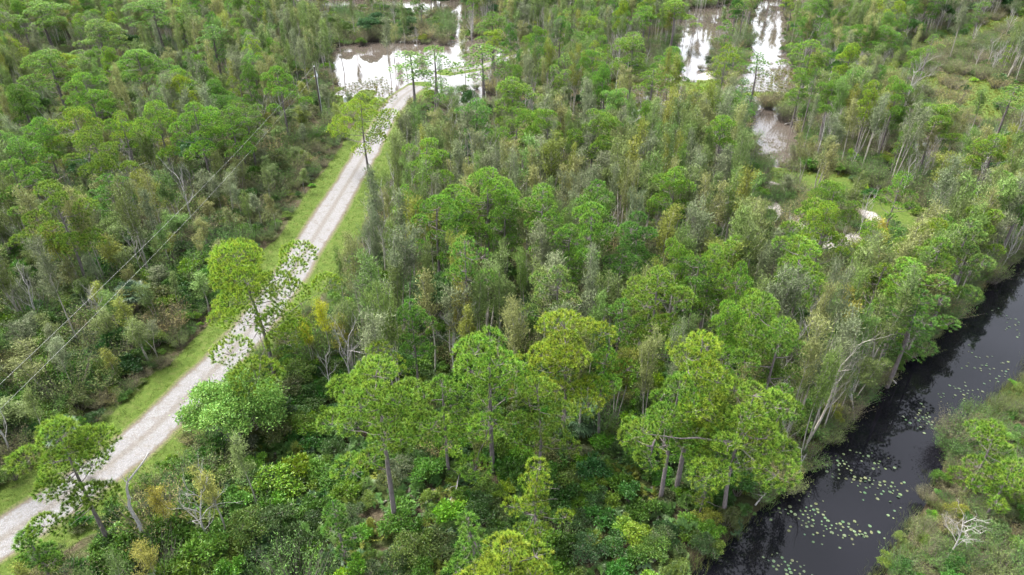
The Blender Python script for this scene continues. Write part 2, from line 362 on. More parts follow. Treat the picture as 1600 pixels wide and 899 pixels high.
# ------------------------------------------------------------ plant builders (meshes)
def needles(mb, P, A, g, c_base, c_tip, L=.26, n=34, wd=.032):
    """a tuft of needles round each twig end P with axis A"""
    k = len(P); P = np.repeat(P, n, 0); A_ = np.repeat(A, n, 0); r = rdir(k*n, g)
    q = nrm(r - (r*A_).sum(1, keepdims=True)*A_); th = g.uniform(.15, 1.3, k*n)[:, None]
    d = A_*np.cos(th)+q*np.sin(th); v = g.uniform(.75, 1.2, (k*n, 1))
    tint = np.repeat(g.uniform(.75, 1.25, (k, 1))*np.stack([g.uniform(.85, 1.25, k), np.ones(k), np.ones(k)], 1), n, 0)
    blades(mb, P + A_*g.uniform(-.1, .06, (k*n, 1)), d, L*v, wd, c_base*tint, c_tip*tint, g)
def lobe_pts(n, g, zmin=-.25):
    i = np.arange(n)+.5; z = 1-(1-zmin)*i/n; a = i*2.39996+g.uniform(0, 6); r = np.sqrt(np.maximum(0, 1-z*z))
    v = np.stack([r*np.cos(a), r*np.sin(a), z], 1)+g.normal(0, .07, (n, 3)); return v
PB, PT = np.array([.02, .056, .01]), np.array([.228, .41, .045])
def pine(seed, h, R_, style='umbrella', depth=.4, nl=20, dens=1.0, lean=0, split=False, limb=None, L=.25):
    g = np.random.default_rng(seed); wood = MB(); cr = MB(); limbs = []
    zc = h*(1-depth)            # bottom of crown
    m_ = 9; zs = np.linspace(0, 1, m_); bend = g.normal(0, .22, 2)
    tp = lambda u: np.array([lean*u**1.6*h*.1+bend[0]*math.sin(u*3.1), bend[1]*math.sin(u*2.6+.5), u*h*.93])
    r0 = .012*h+.03
    tube(wood, [tp(u) for u in zs], r0*(1-.78*zs**1.1), 8)
    def twigm(a, b, r, sag=.0, mbx=None, n=5):
        a = np.array(a); b = np.array(b); k = np.linspace(0, 1, 6)[:, None]; mid = a*(1-k)+b*k
        mid += g.normal(0, .06, mid.shape)*np.linalg.norm(b-a)*.35*np.sin(k*math.pi); mid[:, 2:] -= sag*np.sin(k*math.pi)
        mid[0] = a; tube(mbx or wood, mid, r*(1-.75*k[:, 0]), n)
    lobes = []; ragged = g.uniform(.42, 1.12, 12); skip = g.uniform(0, 6.28)
    count = max(7, int(nl*.86)); H_c = h-zc
    for i in range(count):
        u = (i+.5)/count; a = i*2.39996+g.uniform(-.7, .7); rg = ragged[int(a/6.2832*12) % 12]*g.uniform(.75, 1.08)
        if style == 'umbrella': k = 1-u**.9; prof = math.sqrt(max(.02, 1-k**2.4))
        elif style == 'oval': k = 1-u; prof = math.sqrt(max(.03, 1-(1.75*k-.72)**2/1.15))
        else: k = 1-u; prof = .1+.95*(1-k)
        if math.cos(a-skip) > .8 and k < .6 and g.random() < .6: continue
        z = zc+H_c*k*.97; rad = R_*.98*prof*rg*g.choice([1, 1, 1, .5]) if i else 0
        lr = g.uniform(.65, 1.05)*(.5+.19*R_)*(1 if style != 'slim' else .75)
        c = tp(min(1, z/h)) + np.array([math.cos(a)*rad, math.sin(a)*rad, 0]); c[2] = z-lr*.75+g.normal(0, .3)
        lobes.append((c, lr))
        if rad > .5*R_ and g.random() < .35:
            b2 = a+g.choice([-1, 1])*g.uniform(.25, .5); lobes.append((c*0+tp(min(1, z/h))+np.array([math.cos(b2)*rad*.8, math.sin(b2)*rad*.8, 0])*1.0, lr*.75)); lobes[-1][0][2] = c[2]+g.uniform(-.3, .5)
    if limb: lobes += limb
    for i, (c, lr) in enumerate(lobes):
        rad = math.hypot(c[0], c[1]); zz = max(.4*h, c[2]-rad*g.uniform(.1, .45)) if (not limb or i < len(lobes)-len(limb)) else c[2]+.8
        far = bool(limb) and i >= len(lobes)-len(limb)
        a0 = tp(min(.97, (8.0 if far else zz)/(h*.93)))
        if far and i > len(lobes)-len(limb): a0 = lobes[len(lobes)-len(limb)][0]*.9-np.array([0, 0, .5])
        if rad > .35:
            b = MB(); twigm(a0, c-np.array([0, 0, lr*.25]), r0*.24 if (not limb or i < len(lobes)-len(limb)) else r0*.5, .15, b); limbs.append(b)
        n = int(max(9, dens*38*(lr/.8)**1.9)); v = lobe_pts(n, g); v[:, 2] *= .7
        P_ = c + v*lr; A = nrm(v*np.array([1, 1, .8])+np.array([0, 0, .8]))
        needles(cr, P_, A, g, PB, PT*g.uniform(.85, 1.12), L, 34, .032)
        for q in g.choice(n, min(n, 7), replace=False): twigm(c-np.array([0, 0, lr*.2]), P_[q], .025, 0, wood, 3)
    for q in range(int(3+h*.3)):   # dead snags under the crown
        z = g.uniform(.35, .75)*h; a = g.uniform(0, 6.3); s = tp(z/(h*.93)); twigm(s, s+np.array([math.cos(a), math.sin(a), g.uniform(-.1, .4)])*g.uniform(.5, 1.6), .03, 0, wood, 3)
    if not split:
        for b in limbs: wood.v += b.v; wood.c += b.c; wood.f4 += [f+wood.n for f in b.f4]; wood.n += b.n
        return [('trunk', wood.mesh('pine_trunk', True), M['pine_bark']), ('crown', cr.mesh('pine_crown'), M['needle'])]
    return [('trunk', wood.mesh('pine_trunk', True), M['pine_bark']), ('crown', cr.mesh('pine_crown'), M['needle'])] + [('limb', b.mesh('pine_limb', True), M['pine_bark']) for b in limbs]

def grow(mb, g, p, d, L, r, lvl, ends, up=.3, spread=.6, kids=3, sides=5):
    k = 4; pts = [np.array(p)]; dd = np.array(d, float)
    for _ in range(k):
        dd = nrm(dd + g.normal(0, .16, 3) + np.array([0, 0, up*.12])); pts.append(pts[-1]+dd*L/k)
    tube(mb, pts, r*np.linspace(1, .5 if lvl else .25, k+1), sides)
    if lvl == 0: ends.append((pts[-1], dd, pts)); return
    for i in range(kids):
        f = g.uniform(.3, 1) if i else 1; q = pts[0]+(pts[-1]-pts[0])*f if f < 1 else pts[-1]
        j = min(k, int(f*k)); q = pts[j]
        nd = nrm(dd + rdir(1, g)[0]*spread + np.array([0, 0, up])); grow(mb, g, q, nd, L*g.uniform(.5, .8), r*(.5 if i else .6), lvl-1, ends, up, spread, kids, max(3, sides-1))
def slender(seed, h, cw, stems=2, dens=1.0):
    """slender paper-barked tree with feathery upright foliage"""
    g = np.random.default_rng(seed); wood = MB(); cr = MB()
    for s in range(stems):
        a = g.uniform(0, 6.3); tilt = g.uniform(.03, .14) if stems > 1 else g.uniform(0, .06); hh = h*(g.uniform(.75, 1) if s else 1)
        k = np.linspace(0, 1, 8); w1 = g.normal(0, .15, 2)
        pts = np.stack([np.cos(a)*tilt*hh*k+w1[0]*np.sin(k*5), np.sin(a)*tilt*hh*k+w1[1]*np.sin(k*4), k*hh], 1)
        tube(wood, pts, (.0045*h+.025)*(1-.85*k), 6)
        nb = int(15/(stems**.5))
        for i in range(nb):
            u = .5+.48*(i+g.random())/nb; q = np.array([np.interp(u, k, pts[:, j]) for j in range(3)])
            aa = g.uniform(0, 6.3); d = nrm(np.array([math.cos(aa)*.55, math.sin(aa)*.55, 1])); Lb = cw*g.uniform(.7, 1.3)*(1.25-u*.7)
            e = []; grow(wood, g, q, d, Lb, .02, 1, e, .5, .45, 3, 3)
            for (pe, de, pp) in e:
                n = int(44*dens); f = g.random((n, 1)); idx = (f[:, 0]*4).astype(int); P_ = np.array(pp)[idx]+(np.array(pp)[np.minimum(idx+1, 4)]-np.array(pp)[idx])*g.random((n, 1)) + g.normal(0, .22, (n, 3))
                D_ = nrm(de*.6+rdir(n, g)*.75+np.array([0, 0, .3])); tn = g.uniform(.6, 1.3, (n, 1))*np.array([[.135, .16, .06]])*g.uniform(.85, 1.15)
                blades(cr, P_, D_, g.uniform(.16, .34, n), .065, tn, tn*1.25, g)
    return [('trunk', wood.mesh('slender_trunk', True), M['pale_bark']), ('crown', cr.mesh('slender_crown'), M['fine'])]
def bare(seed, h, lvl=4, spread=.6, up=.35, kids=3, mt='dead_wood'):
    g = np.random.default_rng(seed); wood = MB(); tw = MB(); e = []
    k = np.linspace(0, 1, 8); w1 = g.normal(0, .25, 2); pts = np.stack([w1[0]*np.sin(k*4), w1[1]*np.sin(k*3.3), k*h*.75], 1)
    tube(wood, pts, (.01*h+.02)*(1-.75*k), 7)
    for i in range(9):
        u = .3+.7*(i+.5)/9; q = np.array([np.interp(u, k, pts[:, j]) for j in range(3)]); a = i*2.4+g.uniform(-.6, .6)
        grow(tw, g, q, nrm(np.array([math.cos(a), math.sin(a), 1.5])), h*.2*g.uniform(.7, 1.2), .035, lvl-1, e, up, spread, kids, 4)
    return [('trunk', wood.mesh('bare_trunk', True), M[mt]), ('branches', tw.mesh('bare_branches', True), M[mt])]
def leafy(seed, R_, H_, nl, n_leaf, ls, col, flat=.8, trunk=0, wild=.25, stems='twig'):
    g = np.random.default_rng(seed); wood = MB(); cr = MB(); col = np.array(col)
    z0 = trunk
    for i in range(nl):
        a = i*2.4+g.uniform(-.6, .6); rr = R_*math.sqrt((i+.3)/nl)*.72; zz = z0 + (H_-z0)*(.75-.4*(rr/R_)**2)*g.uniform(.6, 1.0); lr = R_*g.uniform(.28, .46)*(4/nl)**.25 if nl > 3 else R_*.6
        c = np.array([math.cos(a)*rr, math.sin(a)*rr, zz])
        k = np.linspace(0, 1, 5)[:, None]; st = np.array([c[0]*.1, c[1]*.1, 0.]); tube(wood, st*(1-k)+c*k+g.normal(0, .06, (5, 3))*np.sin(k*3.14), (.02+.012*H_)*(1-.7*k[:, 0]), 4)
        n = int(n_leaf/nl); v = rdir(n, g); v[:, 2] = np.abs(v[:, 2])*1.0-.3; v = v*(g.random((n, 1))**.35)*(1+g.normal(0, wild, (n, 1))*(g.random((n, 1)) < .35)); v[:, 2] *= flat
        P_ = c+v*lr; D_ = nrm(v*.7+rdir(n, g)*.8+np.array([0, 0, .25])); tn = g.uniform(.65, 1.35, (n, 1))*col*g.uniform(.85, 1.15)
        tn = tn*np.stack([g.uniform(.85, 1.25, n), np.ones(n), np.ones(n)], 1)
        leaves(cr, P_, D_, g.uniform(.7, 1.3, n)*ls, ls*.5, tn, g)
        for _ in range(5):
            e = c+v[g.integers(n)]*lr; tube(wood, np.array([c, (c+e)/2+g.normal(0, .05, 3), e]), np.array([.02, .014, .006]), 3)
    return [('trunk' if trunk else 'stems', wood.mesh('leafy_wood', True), M[stems]), ('crown' if trunk else 'foliage', cr.mesh('leafy_crown'), M['leaf'])]
def fan(cr, g, p, d, r, nb, c0, c1, wd):
    """one palmate leaf: stiff segments radiating in a shallow fan from the stalk end"""
    s = nrm(np.cross(d, [0, 0, 1.]) if abs(d[2]) < .95 else np.array([1., 0, 0])); u = np.cross(s, d)
    th = np.linspace(-1.9, 1.9, nb)+g.normal(0, .05, nb)
    D_ = nrm(np.cos(th)[:, None]*d + np.sin(th)[:, None]*s + u*g.uniform(-.05, .18, (nb, 1)))
    sd_ = nrm(np.cross(D_, u)); P_ = np.repeat(p[None], nb, 0); Lr = r*(1-.22*np.abs(th)/1.9)*g.uniform(.85, 1.1, nb); Lr = Lr[:, None]
    V = np.stack([P_, P_+D_*Lr*.55+sd_*wd, P_+D_*Lr+np.array([0, 0, -1])*Lr*.14, P_+D_*Lr*.55-sd_*wd], 1).reshape(-1, 3)
    cc = np.stack([np.tile(c0, (nb, 1)), np.tile(c0, (nb, 1)), np.tile(c1, (nb, 1)), np.tile(c0, (nb, 1))], 1).reshape(-1, 3)
    cr.add(V, f4=np.arange(nb*4).reshape(-1, 4), c=cc)
def palm(seed, th_, nf, r, stalk, col, dead=0, nb=18):
    g = np.random.default_rng(seed); wood = MB(); cr = MB(); dd = MB(); col = np.array(col)
    if th_ > .3:
        k = np.linspace(0, 1, 9); tube(wood, np.stack([.15*np.sin(k*2), .1*k, k*th_], 1), .19+.02*np.sin(np.arange(9)*2.6), 8)
        for q in range(40):
            a = g.uniform(0, 6.3); z = g.uniform(th_*.35, th_); b = np.array([.17*math.cos(a), .17*math.sin(a), z]); tube(wood, [b, b+np.array([math.cos(a)*.16, math.sin(a)*.16, .2])], [.035, .012], 3)
    else: tube(wood, [(0, 0, -.05), (.25, 0, .12), (.6, .1, .2)], [.12, .12, .09], 6)
    top = np.array([.12, .1, th_])
    for i in range(nf+dead):
        is_d = i >= nf; a = i*2.4+g.uniform(-.3, .3); el = g.uniform(-1.1, -.5) if is_d else (1.45-1.35*((i+.5)/nf)+g.uniform(-.1, .1)) - (.25 if th_ > .3 else 0)
        d = np.array([math.cos(a)*math.cos(el), math.sin(a)*math.cos(el), math.sin(el)]); org = top + (np.array([g.normal(0, .35), g.normal(0, .35), 0]) if th_ <= .3 else 0)
        st = stalk*g.uniform(.75, 1.15)*(.7 if is_d else 1); e = org+d*st; mid = org+d*st*.5+np.array([0, 0, .07*st])
        tube(dd if is_d else cr, [org, mid, e], [.016, .012, .01], 3, c=(.2, .15, .09) if is_d else col*.9)
        d2 = nrm(d+np.array([0, 0, -.25])); cc = np.array([.2, .155, .1])*g.uniform(.7, 1.2) if is_d else col*g.uniform(.7, 1.3)
        fan(dd if is_d else cr, g, e, d2, r*g.uniform(.8, 1.1), nb, cc, cc*1.15, r*.055)
    out = [('trunk', wood.mesh('palm_trunk', True), M['twig']), ('crown', cr.mesh('palm_crown'), M['leaf'])]
    if dead: out.append(('dead_fronds', dd.mesh('dead_fronds'), M['leaf']))
    return out

# ------------------------------------------------------------ prototypes
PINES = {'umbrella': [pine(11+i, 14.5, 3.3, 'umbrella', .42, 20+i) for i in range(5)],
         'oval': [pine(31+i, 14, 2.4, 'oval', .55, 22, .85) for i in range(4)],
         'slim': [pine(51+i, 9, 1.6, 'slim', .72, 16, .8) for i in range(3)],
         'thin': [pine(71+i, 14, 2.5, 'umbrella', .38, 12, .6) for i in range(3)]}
PH = {'umbrella': (14.5, 3.3), 'oval': (14, 2.4), 'slim': (9, 1.6), 'thin': (14, 2.5)}
SLEN = [slender(101+i, 11, 1.15+.12*(i % 3), 1+i % 3) for i in range(7)]
BARE = [bare(201+i, 9, 3, .38, .5) for i in range(4)] + [bare(211+i, 7, 4, .45, .45, 3, 'dead_wood') for i in range(3)]
OAKS = [leafy(301+i, 3.6, 6.5, 13, 11000, .24, (.055, .11, .022), .85, 2.2) for i in range(3)]
SHRUB = [leafy(401, 1.3, 1.7, 6, 1900, .17, (0.087, 0.167, 0.029)), leafy(402, 1.6, 2.1, 8, 2300, .17, (0.065, 0.123, 0.029)), leafy(403, 1.2, 1.5, 6, 1500, .2, (0.116, 0.203, 0.029)),
         leafy(404, 1.5, 2.4, 8, 2600, .12, (0.102, 0.131, 0.051)), leafy(405, 1.4, 1.6, 7, 2600, .13, (0.087, 0.131, 0.041)), leafy(406, 1.0, 2.2, 5, 1600, .15, (0.131, 0.217, 0.043))]
def brush(seed, R_, H_, n=130):
    g = np.random.default_rng(seed); wood = MB(); cr = MB()
    for i in range(n):
        a = g.uniform(0, 6.3); q = np.array([math.cos(a), math.sin(a), 0])*R_*.6*math.sqrt(g.random()); d = nrm(np.array([math.cos(a)*.45, math.sin(a)*.45, 1])+g.normal(0, .2, 3)); L_ = H_*g.uniform(.5, 1)
        pts = [q, q+d*L_*.5+g.normal(0, .05, 3), q+d*L_+g.normal(0, .12, 3)]; tube(wood, pts, [.018, .012, .005], 3)
        k = 13; P_ = q+d*L_*g.uniform(.35, 1.05, (k, 1))+g.normal(0, .12, (k, 3)); tn = g.uniform(.6, 1.3, (k, 1))*np.array([[.14, .155, .07]])
        blades(cr, P_, nrm(d*.5+rdir(k, g)), g.uniform(.1, .22, k), .045, tn, tn*1.2, g)
    return [('stems', wood.mesh('brush_stems', True), M['twig']), ('foliage', cr.mesh('brush_foliage'), M['fine'])]
BRUSH = [brush(501, 1.3, 2.4), brush(502, 1.1, 3.2), brush(503, 1.5, 1.8)]
PALMET = [palm(601+i, 0, 17, .55, .75, (.08, .125, .036)) for i in range(3)]
SABAL = [palm(611, 3.0, 34, .85, 1.15, (.07, .115, .05), 12), palm(612, 1.2, 34, .85, 1.15, (.06, .11, .055), 6)]

# ------------------------------------------------------------ things
LAND = {}     # landmarks used by the labels: phrase -> picture position
REG = []      # things waiting for their label: (object, kind words, look words, px, py)
def plant(name, parts, loc, rz=0, s=1.0, color=(1, 1, 1), tilt=None):
    e = empty(name, loc, rz, s)
    if tilt: e.rotation_euler = (tilt[0], tilt[1], rz)
    for pn, me, mt in parts:
        o = link(pn, me, mt, e); o.color = tuple(color)+(1,)
    return e
PCOL = {'bright green': (1.0, 1.05, .9), 'yellow-green': (1.42, 1.18, .85), 'mid-green': (.8, .95, 1.0), 'dark green': (.55, .78, 1.0), 'pale green': (1.15, 1.15, 1.9)}
occupied = []; CROWNS = []
def add_pine(px, py, h, wpx, style, colr, label=None, seed=None, own=False, rz=None, base=False, **kw):
    """px,py: picture position of the tree top (or of its base); h height in m; wpx crown width in photo pixels"""
    x, y = G(px, py, 0 if base else h*.97)
    dep = proj(x, y, h*.8)[2]; R_ = wpx/2*dep/FPX*1.1
    if own:
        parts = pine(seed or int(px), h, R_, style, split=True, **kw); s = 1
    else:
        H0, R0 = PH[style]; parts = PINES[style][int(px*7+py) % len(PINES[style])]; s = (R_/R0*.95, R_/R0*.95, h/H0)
    e = plant('pine_tree', parts, (x, y, -.05), rz if rz is not None else (px*1.7+py) % 6.28, s, PCOL[colr])
    occupied.append((x, y, R_)); CROWNS.append((px, py if not base else py-150, wpx, dep))
    tag(e, label, 'pine tree', 'slash pines of the wood')
    if label is None: REG.append((e, 'pine', ('tall ' if h > 14 else 'short ' if h < 10 else '')+colr, proj(x, y, h*.8)))
    return e

# ------------------------------------------------------------ the pines one can single out
L_ = None
def land(phrase, px, py): LAND[phrase] = (px, py)
hero = [
 # px, py(top), height, crown width px, style, colour, label, landmark phrase, kwargs
 (382, 386, 14.5, 262, 'umbrella', 'yellow-green', 'wide open-crowned pine leaning over the white gravel road', 'the pine overhanging the road', dict(seed=1001, depth=.66, nl=27, dens=1.0, lean=-.8, rz=0)),
 (85, 664, 12.5, 150, 'umbrella', 'bright green', 'pine with bare lower trunk on the near road verge at the left', 'the lone verge pine', dict(seed=1002, depth=.5, nl=22, dens=1.5, rz=.4)),
 (33, 828, 6.5, 68, 'slim', 'mid-green', 'small young pine beside the road at the lower left corner', None, dict(seed=1003, depth=.5, nl=9, dens=1.8)),
 (585, 574, 15.5, 185, 'umbrella', 'bright green', 'large pine with grey trunk fully visible to its foot, front centre left', 'the grey-trunked front pine', dict(seed=1004, depth=.38, nl=26, rz=.3)),
 (765, 508, 15, 170, 'umbrella', 'bright green', 'open pine showing many bare crooked limbs inside its crown', 'the crooked-limbed open pine', dict(seed=1005, depth=.72, nl=25, rz=.9)),
 (882, 493, 13.5, 160, 'umbrella', 'yellow-green', 'broad golden-green pine crown right of the crooked-limbed open pine', 'the golden-green pine', dict(seed=1006, depth=.5, nl=24)),
 (950, 545, 10, 85, 'umbrella', 'bright green', 'low bright pine crown tucked under the golden-green pine', None, dict(seed=1007, depth=.45, nl=9)),
 (1100, 523, 15.5, 180, 'umbrella', 'yellow-green', 'big pine with flat top and gap of bare branches near the canal', 'the flat-topped canal pine', dict(seed=1008, depth=.5, nl=22)),
 (1195, 462, 14.5, 130, 'oval', 'bright green', 'dense pine behind the flat-topped canal pine', None, dict(seed=1009, depth=.6, nl=22)),
 (1180, 612, 13, 165, 'umbrella', 'bright green', 'broad low pine whose crown reaches over the canal water', 'the pine reaching over the canal', dict(seed=1010, depth=.55, nl=27, limb=[(np.array([-7.0, -.5, 9.6]), .85), (np.array([-7.4, .3, 8.4]), 1.0), (np.array([-6.4, -.6, 7.2]), 1.0), (np.array([-5.7, .2, 9.9]), .5)], rz=0)),
 (1030, 418, 15, 112, 'oval', 'bright green', 'egg-shaped bright pine standing free in the middle of the wood', 'the egg-shaped bright pine', dict(seed=1011, depth=.68, nl=30)),
 (762, 262, 15, 118, 'umbrella', 'bright green', 'tall full-crowned pine rising highest in the centre of the wood', 'the tall central pine', dict(seed=1012, depth=.52, nl=24)),
 (848, 294, 14.5, 72, 'oval', 'bright green', 'narrow pine with bare trunk just right of the tall central pine', None, dict(seed=1013, depth=.5, nl=16)),
 (925, 320, 14.5, 76, 'oval', 'bright green', 'pine with long bare trunk above the dark thicket', 'the long-trunked pine', dict(seed=1014, depth=.4, nl=17)),
 (998, 333, 12, 85, 'oval', 'dark green', 'dark green pine right of the long-trunked pine', None, dict(seed=1015, depth=.6, nl=18)),
 (682, 304, 13.5, 78, 'oval', 'bright green', 'pine left of the tall central pine over slim bare trunks', None, dict(seed=1016, depth=.5, nl=17)),
 (667, 215, 13, 78, 'umbrella', 'bright green', 'round-headed pine right of the middle stretch of road', 'the round-headed roadside pine', dict(seed=1017, depth=.4, nl=14)),
 (563, 144, 13.5, 92, 'umbrella', 'yellow-green', 'lone pale pine standing on the road before the junction', 'the lone pine by the junction', dict(seed=1018, depth=.55, nl=19, dens=.85)),
 (797, 848, 13, 150, 'umbrella', 'yellow-green', 'yellow-green pine crown cut by the bottom edge of the view', 'the bottom-edge pine', dict(seed=1019, depth=.45, nl=24)),
 (840, 728, 9, 92, 'slim', 'yellow-green', 'slim young pine above the yellow-green crown at the bottom', 'the slim young pine', dict(seed=1020, depth=.75, nl=15)),
 (728, 803, 9.5, 92, 'slim', 'mid-green', 'dark-centred young pine left of the bottom yellow-green crown', None, dict(seed=1021, depth=.7, nl=13)),
 (518, 778, 7, 75, 'slim', 'mid-green', 'small pine at the foot of the large front pine', None, dict(seed=1022, depth=.7, nl=11)),
 (1560, 662, 7.5, 105, 'oval', 'bright green', 'bright pine on the far bank of the canal at the right edge', 'the pine on the right bank', dict(seed=1023, depth=.7, nl=16)),
 (1585, 725, 6, 60, 'oval', 'bright green', 'smaller pine in front of the right bank pine', None, dict(seed=1024, depth=.7, nl=9)),
 (72, 290, 14.5, 100, 'oval', 'bright green', 'pine with thick shaggy grey trunk in the left woods', 'the shaggy-trunked pine', dict(seed=1025, depth=.5, nl=20)),
 (14, 248, 14.5, 70, 'umbrella', 'mid-green', 'pine with long pale slanting trunk at the left edge', None, dict(seed=1026, depth=.35, nl=12)),
 (430, 103, 14, 64, 'umbrella', 'bright green', 'round pine head left of the utility pole', None, dict(seed=1027, depth=.42, nl=14)),
 (300, 160, 14.5, 105, 'umbrella', 'bright green', 'broad pine with long straight trunk in the left woods', 'the broad straight-trunked pine', dict(seed=1028, depth=.45, nl=18)),
 (240, 158, 14, 90, 'umbrella', 'bright green', 'pine crown touching the broad straight-trunked pine from the left', None, dict(seed=1029, depth=.45, nl=16)),
 (355, 166, 13, 50, 'oval', 'mid-green', 'narrow pine at the right shoulder of the broad straight-trunked pine', None, {}),
 (128, 120, 14, 86, 'umbrella', 'bright green', 'domed pine in the upper left woods', 'the domed pine at upper left', dict(seed=1030, depth=.45, nl=16)),
 (110, 168, 14, 100, 'umbrella', 'yellow-green', 'flat yellow-topped pine below the domed pine', None, dict(seed=1031, depth=.4, nl=17)),
 (138, 204, 13.5, 95, 'umbrella', 'bright green', 'pine below the flat yellow-topped pine in the left woods', None, dict(seed=1032, depth=.4, nl=16)),
 (72, 80, 14, 92, 'umbrella', 'bright green', None, None, {}), (22, 132, 13, 60, 'umbrella', 'mid-green', None, None, {}), (210, 73, 14, 80, 'umbrella', 'mid-green', None, None, {}),
 (272, 108, 12, 52, 'umbrella', 'bright green', None, None, {}), (333, 125, 13, 54, 'umbrella', 'mid-green', None, None, {}), (380, 160, 12, 50, 'oval', 'mid-green', None, None, {}),
 (60, 2, 14, 90, 'umbrella', 'mid-green', None, None, {}), (150, 30, 14, 80, 'umbrella', 'pale green', None, None, {}), (237, 0, 14, 95, 'umbrella', 'mid-green', None, None, {}), (330, 40, 13, 60, 'oval', 'pale green', None, None, {}),
 (25, 215, 12, 60, 'oval', 'mid-green', None, None, {}), (165, 270, 10, 60, 'oval', 'mid-green', None, None, {}),
 (640, 78, 14, 75, 'thin', 'pale green', None, 'the pines over the junction', {}), (678, 72, 14, 70, 'thin', 'bright green', None, None, {}), (752, 70, 14, 84, 'thin', 'mid-green', None, None, {}), (800, 122, 13, 68, 'oval', 'bright green', None, None, {}),
 (812, 168, 13, 66, 'umbrella', 'bright green', None, None, {}), (745, 153, 12, 56, 'oval', 'mid-green', None, None, {}), (680, 120, 12, 60, 'thin', 'mid-green', None, None, {}), (770, 20, 13, 54, 'oval', 'mid-green', None, None, {}),
 (935, 285, 14, 74, 'oval', 'mid-green', None, None, {}), (935, 172, 14, 78, 'umbrella', 'bright green', None, None, {}), (1055, 262, 13, 80, 'umbrella', 'bright green', None, None, {}), (1075, 226, 10, 40, 'oval', 'bright green', None, None, {}), (1130, 180, 13, 68, 'umbrella', 'bright green', None, None, {}),
 (1022, 104, 13, 60, 'thin', 'bright green', None, 'the grassy-clearing pine', {}), (1052, 75, 12, 50, 'umbrella', 'mid-green', None, None, {}), (990, 52, 14, 70, 'oval', 'bright green', None, None, {}), (925, 25, 12, 50, 'umbrella', 'yellow-green', None, None, {}), (1055, 0, 13, 70, 'umbrella', 'bright green', None, None, {}), (1010, 10, 12, 60, 'umbrella', 'bright green', None, None, {}),
 (1150, 74, 12, 40, 'thin', 'bright green', None, None, {}), (1185, 80, 12, 50, 'thin', 'mid-green', None, None, {}), (1270, 62, 13, 60, 'oval', 'bright green', None, None, {}), (1262, 5, 12, 44, 'oval', 'bright green', None, None, {}), (1385, 40, 12, 56, 'umbrella', 'mid-green', None, None, {}),
 (1475, 158, 13, 76, 'umbrella', 'bright green', None, 'the bright upper-right pine', {}), (1560, 210, 12, 70, 'umbrella', 'bright green', None, None, {}), (1590, 130, 12, 60, 'thin', 'pale green', None, None, {}), (1462, 52, 12, 36, 'thin', 'pale green', None, None, {}),
 (1306, 285, 11.5, 74, 'umbrella', 'bright green', None, 'the sandy-loop pine', {}), (1275, 308, 13, 78, 'oval', 'bright green', 'bright pine left of the curved sandy loop', None, dict(seed=1033, depth=.55, nl=14)), (1268, 366, 13, 88, 'oval', 'bright green', 'leaning pine just below the bright pine by the sandy loop', None, dict(seed=1034, depth=.5, nl=14, lean=.9)),
 (1365, 345, 11, 40, 'oval', 'bright green', None, None, {}), (1523, 338, 14, 88, 'umbrella', 'pale green', 'pale green pine nearest the canal bend at the right', 'the pale canal-bend pine', dict(seed=1035, depth=.55, nl=18)), (1467, 345, 12.5, 74, 'umbrella', 'yellow-green', None, None, {}),
 (1475, 374, 13, 74, 'oval', 'bright green', None, None, {}), (1430, 410, 12, 90, 'oval', 'bright green', None, None, {}), (1440, 455, 11, 85, 'oval', 'dark green', None, None, {}), (1385, 410, 11, 60, 'oval', 'yellow-green', None, None, {}),
 (1062, 374, 12.5, 60, 'umbrella', 'bright green', None, None, {}), (1118, 384, 13, 62, 'oval', 'bright green', None, None, {}), (1160, 408, 13, 50, 'oval', 'bright green', None, None, {}), (1105, 342, 10, 34, 'oval', 'bright green', None, None, {}), (1180, 452, 12, 60, 'oval', 'bright green', None, None, {}),
 (1095, 400, 12, 70, 'oval', 'mid-green', None, None, {}), (632, 290, 12, 40, 'oval', 'bright green', None, None, {}), (720, 310, 12, 60, 'oval', 'mid-green', None, None, {}), (790, 300, 13, 60, 'oval', 'mid-green', None, None, {}), (975, 380, 11, 50, 'oval', 'dark green', None, None, {}), (890, 350, 12, 60, 'oval', 'mid-green', None, None, {}),
 (690, 590, 10.5, 95, 'umbrella', 'bright green', None, None, dict(seed=1050, depth=.55, nl=14)), (838, 596, 11, 105, 'umbrella', 'bright green', None, None, dict(seed=1051, depth=.55, nl=15)), (1065, 585, 13, 120, 'umbrella', 'bright green', None, None, dict(seed=1052, depth=.5, nl=17)), (1225, 505, 13.5, 95, 'oval', 'mid-green', None, None, dict(seed=1053, depth=.6, nl=17)), (640, 470, 12, 60, 'oval', 'mid-green', None, None, {}), (975, 470, 12, 70, 'oval', 'mid-green', None, None, {}), (1140, 470, 13, 80, 'umbrella', 'bright green', None, None, {}),
 (1105, 740, 4.5, 60, 'slim', 'yellow-green', 'small yellowish pine by the near end of the canal', None, dict(seed=1040, depth=.8, nl=8)),
]
for px, py, h, wpx, st, colr, lab, ph, kw in hero:
    kw = dict(kw); rz = kw.pop('rz', None)
    add_pine(px, py, h, wpx, st, colr, lab, own=bool(kw), rz=rz, **kw)
    if ph: land(ph, px, py+wpx*.35)

